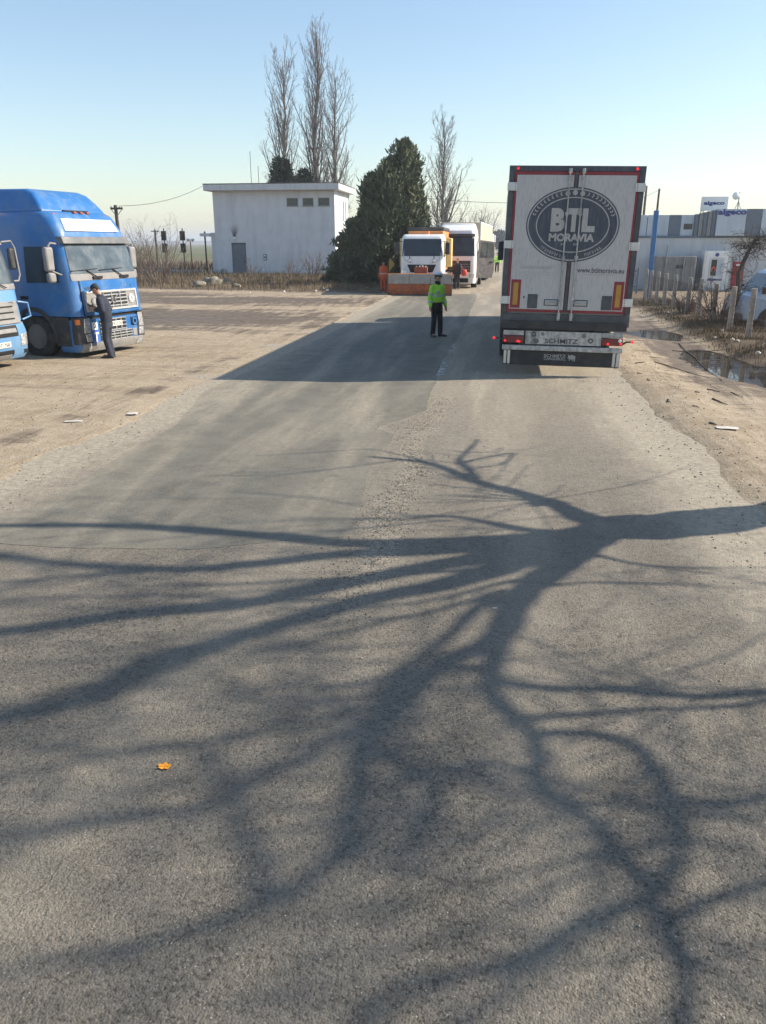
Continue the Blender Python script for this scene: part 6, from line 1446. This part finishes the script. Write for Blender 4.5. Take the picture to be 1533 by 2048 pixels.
        xf(MB().ell([(1.675, .084, .100, 0, -.004), (1.71, .085, .101, 0, -.004), (1.745, .074, .088, 0, -.006), (1.768, .045, .055, 0, -.008), (1.774, .01, .012, 0, -.008)], 20), HM).build('cap', cp, root)
        xf(MB().ell([(1.678, .066, .075, 0, .105), (1.688, .068, .078, 0, .10)], 18), HM).build('cap_peak', cp, root)
    return root
def hang(o=.06, f=0.): return [((.17, 0, 1.38), (.22 + o * .3, -.02 + f * .3, 1.11), (.23 + o, .05 + f, .87), (.23 + o, .07 + f, .72)), ((-.17, 0, 1.38), (-.22 - o * .3, -.02, 1.11), (-.23 - o, .05, .87), (-.23 - o, .07, .72))]
stand = [((.09, 0, .86), (.11, .02, .48), (.13, -.01, .09), (.18, .16, .04)), ((-.09, 0, .86), (-.11, .02, .48), (-.14, 0, .09), (-.20, .16, .04))]
g0 = G(873, 674)
person('traffic officer in green hi-vis jacket and white peaked cap standing in the road', g0, R(-138), hang(.04), stand,
       dict(jacket=K['hivis'], trousers=K['blackcloth'], cap='peaked', bands=(1.16,), armbands=(.33, .78), belt=K['shoe'], patch=1, collar=K['blackcloth'], jr=1.1, hem=.97), 1.012, bow=.1, turn=R(12))
g1 = G(222, 717)
hold = [((.17, 0, 1.38), (.23, -.02, 1.13), (.10, .22, 1.16), (.05, .33, 1.20)), ((-.17, 0, 1.38), (-.23, -.02, 1.13), (-.10, .20, 1.14), (-.05, .31, 1.18))]
dl = [((.09, 0, .86), (.10, .04, .48), (.10, -.02, .09), (.12, .17, .04)), ((-.09, 0, .86), (-.10, .03, .48), (-.11, -.05, .09), (-.14, .13, .04))]
drv = person('driver in navy jacket and dark cap reading his phone beside the blue cab', g1, R(97), hold, dl, dict(jacket=K['navy'], trousers=K['denim'], cap=K['navy'], jr=1.0, hem=.86), .985, bow=.6, lean=.22)
ph = MB().bx(-.036, .036, -.005, .005, -.075, .075).build('phone', K['black'], bev=.004); ph.matrix_world = drv.matrix_basis @ Matrix.Translation((0, .345, 1.235)) @ Matrix.Rotation(R(-50), 4, 'X')
tag(ph, 'dark phone held in both hands by the capped driver', 'phone')
walk = [((.09, 0, .86), (.11, .12, .48), (.11, .10, .09), (.12, .26, .05)), ((-.09, 0, .86), (-.11, -.02, .49), (-.11, -.16, .10), (-.12, .0, .05))]
person('distant officer in green hi-vis vest walking up the road beside the queue', G(994, 545), R(175), hang(.05, .08), walk, dict(jacket=K['hivis'], trousers=K['blackcloth'], cap=K['navy'], bands=(1.1, 1.28), jr=1.08, hem=.92), .98, fingers=True)
person('road worker in orange overalls standing behind the end of the plough blade', (-6.35, 44.6, 0), R(160), hang(.03), stand, dict(jacket=K['hivisor'], trousers=K['hivisor'], cap=K['navy'], bands=(1.05,), jr=1.1, hem=.84), .97)
fl_ = MB().prism([(-.02, -.02), (.30, .42), (.02, .75), (-.04, .4)], 'y', -.008, .008).build('warning_flag', K['yellow'], bev=.003); fl_.location = (-6.0, 44.42, 1.1); tag(fl_, 'small yellow warning flag held beside the orange worker', 'flag')
MB().tube([(-.02, .0, -.25), (-.02, .0, .8)], .012, 6).build('flag_stick', K['wood'], fl_)
wk = G(914, 579); person('person in dark jacket and jeans standing beside the open truck door', wk, R(150), hang(.03), stand, dict(jacket=K['navy'], trousers=K['denim'], jr=1.05, hem=.86), 1.0)
bg = MB().ell([(0, .10, .06, 0, 0), (.06, .16, .09, 0, 0), (.2, .16, .09, 0, 0), (.32, .12, .07, 0, 0), (.36, .05, .04, 0, 0)]).build('shoulder_bag', K['redbag']); bg.location = wk + Vector((.42, -.02, .78)); tag(bg, 'bright red bag hanging at the side of the person in jeans', 'bag')
MB().tube([(-.05, 0, .34), (-.22, 0, .6), (-.3, 0, .62)], .012, 6).build('strap', K['redbag'], bg)

# ================================================================== SMALL THINGS ON THE GROUND
def gz(u, v):
    p = G(u, v); h = ground(p.x, p.y)[0]; 
    if -5.3 < p.x < 2.4: h = .012
    return G(u, v, h)
p = gz(330, 1535); mb = MB(); n = 11; pts = [(math.cos(2 * math.pi * k / n) * (.030 + .010 * (k % 2)), math.sin(2 * math.pi * k / n) * (.022 + .008 * (k % 2))) for k in range(n)]
mb.add([(0, 0, .004)] + [(a, b, .004 + .006 * (1 + math.sin(3 * k))) for k, (a, b) in enumerate(pts)], [(0, 1 + k, 1 + (k + 1) % n) for k in range(n)]); lf_ = mb.build('fallen_leaf', K['leaf']); lf_.location = p; tag(lf_, 'single bright orange fallen leaf lying on the asphalt', 'leaf')
def scrap(name, label, u, v, a, b, rz, mat='paper', cat='litter', grp='litter by the road'):
    p = gz(u, v); mb = MB(); vs_ = []
    for j in range(4):
        for i in range(5): vs_.append(((i / 4 - .5) * a, (j / 3 - .5) * b * (1 - .25 * abs(i / 4 - .5)), .008 + .05 * min(a, b) * (1 + noise.noise((u + i * .9, v + j * .9, 1))) * 1.6))
    mb.add(vs_, [(j * 5 + i, j * 5 + i + 1, j * 5 + i + 6, j * 5 + i + 5) for j in range(3) for i in range(4)]); o = mb.build(name, K[mat]); o.location = p; o.rotation_euler = (0, 0, rz); return tag(o, label, cat, grp)
scrap('paper_scrap', 'white crumpled paper on the sandy shoulder right of the road', 1455, 858, .30, .16, -.1)
scrap('paper_scrap', 'pale flat cardboard square at the lot edge next to a dark rut', 266, 829, .16, .14, .3)
scrap('paper_scrap', 'narrow white paper strip on the sand of the lot', 148, 844, .26, .11, .3)
scrap('paper_scrap', 'tiny white paper fleck in the tree shadow on the road', 990, 1218, .035, .012, .2)
def lump(name, label, loc, r, mat, cat, grp=None, sd=0, flat=.7):
    bm = bmesh.new(); bmesh.ops.create_icosphere(bm, subdivisions=3, radius=1)
    for v in bm.verts:
        q = v.co * 1.3 + Vector((sd, sd * 2, 0)); f = 1 + .5 * noise.noise(q) + .38 * noise.noise(q * 3) + .2 * noise.noise(q * 7); v.co = Vector((v.co.x * r * f, v.co.y * r * f, max(v.co.z, -.5) * r * f * flat))
    me = bpy.data.meshes.new(name); bm.to_mesh(me); bm.free(); me.materials.append(K[mat]); me.polygons.foreach_set('use_smooth', [True] * len(me.polygons)); o = link(name, me); o.location = loc
    return tag(o, label, cat, grp)
for u, v, r_, lb in ((425, 572, .55, 'large pale mossy boulder on the verge before the white building'), (398, 574, .38, 'low grey rubble heap left of the mossy boulder'), (455, 570, .36, 'grey rubble block right of the mossy boulder'), (475, 575, .25, 'small pale broken block on the verge near the boulder')):
    p = gz(u, v); lump('boulder', lb, p + Vector((0, 0, r_ * .2)), r_, 'stone', 'rock', 'rubble before the building', u * .1, .75)
for k, (u, v, r_) in enumerate([(1466, 680, .07), (1476, 683, .06), (1400, 640, .06), (1516, 708, .08), (1445, 662, .06), (1335, 625, .05), (1300, 603, .06), (1308, 619, .05), (1382, 648, .05), (1430, 676, .05), (1531, 690, .07)]):
    p = gz(u, v); r_ *= .7; lump('litter_bag', 'crumpled pale plastic bag caught in the weeds along the fence', p + Vector((0, 0, r_ * .3)), r_, 'paper', 'litter', 'plastic litter along the fence', k * 1.7, .8)
for k, (u, v, r_) in enumerate([(648, 579, .12), (655, 582, .1), (632, 583, .09), (568, 584, .1), (500, 586, .07), (540, 580, .08), (708, 572, .08), (735, 576, .08)]):
    p = gz(u, v); r_ *= .75; lump('litter_bag', 'pale plastic rubbish in the grass before the evergreens', p + Vector((0, 0, r_ * .3)), r_, 'paper', 'litter', 'rubbish on the building verge', k * 2.3, .8)
def stick(u0, v0, u1, v1, r_, label, bend=.04):
    a, b = gz(u0, v0), gz(u1, v1); rg = random.Random(u0); path = []
    for k in range(6):
        t = k / 5; q = a.lerp(b, t); q.x += rg.gauss(0, bend) * (0 < k < 5); q.y += rg.gauss(0, bend) * (0 < k < 5); q.z = max(ground(q.x, q.y)[0], -.03 if q.x > 4 else -1) + r_ * .9; path.append(q - a)
    o = MB().tube(path, [r_ * (1 - .12 * k) for k in range(6)], 6).build('fallen_branch', K['bark']); o.location = a; return tag(o, label, 'branch', 'fallen branches on the right shoulder')
stick(1358, 688, 1445, 763, .014, 'long straight fallen branch running from sand into the puddle', .03); stick(1345, 702, 1470, 690, .013, 'fallen branch lying across the muddy ground above the puddle'); stick(1372, 725, 1470, 722, .010, 'thin fallen branch half in the puddle water')
for k, (a, b, c, d) in enumerate([(1300, 715, 1326, 717), (1310, 725, 1420, 757), (1272, 727, 1290, 726), (1275, 746, 1285, 750), (1295, 761, 1300, 763), (1335, 800, 1341, 805), (1386, 812, 1398, 818), (1415, 780, 1440, 785), (1425, 800, 1455, 812), (1462, 786, 1486, 795), (1391, 785, 1400, 787), (1420, 847, 1433, 851)]):
    stick(a, b, c, d, .008 + .004 * (k % 3), 'small dark twig lying on the sandy right shoulder', .015)
# the scatter nobody counts
def pebbles(name, pts, r0, r1, mat, sd):
    rs = np.random.default_rng(sd); base = np.array([(1, 0, 0), (-1, 0, 0), (0, 1, 0), (0, -1, 0), (0, 0, .7), (0, 0, -.5)], float); tri = np.array([(0, 2, 4), (2, 1, 4), (1, 3, 4), (3, 0, 4), (2, 0, 5), (1, 2, 5), (3, 1, 5), (0, 3, 5)])
    n = len(pts); r_ = r0 + (r1 - r0) * rs.uniform(0, 1, n) ** 3; V_ = base[None] * r_[:, None, None] * rs.uniform(.6, 1.3, (n, 6, 1)); a = rs.uniform(0, 6.28, n); c, s = np.cos(a)[:, None], np.sin(a)[:, None]
    V_ = np.stack([V_[:, :, 0] * c - V_[:, :, 1] * s, V_[:, :, 0] * s + V_[:, :, 1] * c, V_[:, :, 2]], -1) + np.asarray(pts)[:, None, :]
    return np_mesh(name, V_.reshape(-1, 3), (tri[None] + 6 * np.arange(n)[:, None, None]).reshape(-1, 3), K[mat], tri=True)
def road_h(x, y): return max(.012 if -6.3 < x < 3.5 else -1, ground(x, y)[0])
rg = random.Random(3); pts = []
for k in range(5200):
    side = rg.random()
    if side < .5: x, y = rg.uniform(-13, -4.9), 7 + 26 * rg.random() ** 1.6
    else: x, y = rg.uniform(2.0, 5.4), 6.5 + 18 * rg.random() ** 1.4
    pts.append((x, y, road_h(x, y) + .002))
tag(pebbles('gravel', pts, .004, .022, 'stone', 1), 'loose pebbles and crumbs of earth on both sandy shoulders', 'gravel', kind='stuff')
pts = []
for k in range(2600):
    y = 5 + 9 * rg.random(); x = -1.05 + rg.gauss(0, .16) + .3 * noise.noise((y * .6, 0, 1)); pts.append((x, y, .016))
for k in range(500):
    u, v = rg.uniform(745, 860), rg.uniform(822, 860); q = G(u, v); pts.append((q.x, q.y, .016))
for k in range(900): pts.append((rg.uniform(-5, 2.5), 2.2 + 9 * rg.random(), .014))
tag(pebbles('road_grit', pts, .003, .013, 'stone', 2), 'broken asphalt crumbs along the torn middle joint of the road', 'grit', kind='stuff')

# ================================================================== AIR
hz_ = MB().bx(-2700, 2700, -62, 4100, -2, 30).build('haze', None, smooth=0); hz_.data.materials.clear()
m = bpy.data.materials.new('haze'); m.use_nodes = True; t = m.node_tree; t.nodes.clear()
vo = t.nodes.new('ShaderNodeVolumePrincipled'); vo.inputs['Color'].default_value = (.86, .92, 1, 1); vo.inputs['Density'].default_value = .0006; vo.inputs['Anisotropy'].default_value = .2
t.links.new(vo.outputs[0], t.nodes.new('ShaderNodeOutputMaterial').inputs['Volume']); hz_.data.materials.append(m); struct(hz_, 'stuff'); tag(hz_, 'thin pale haze filling the air over the whole plain', 'haze')
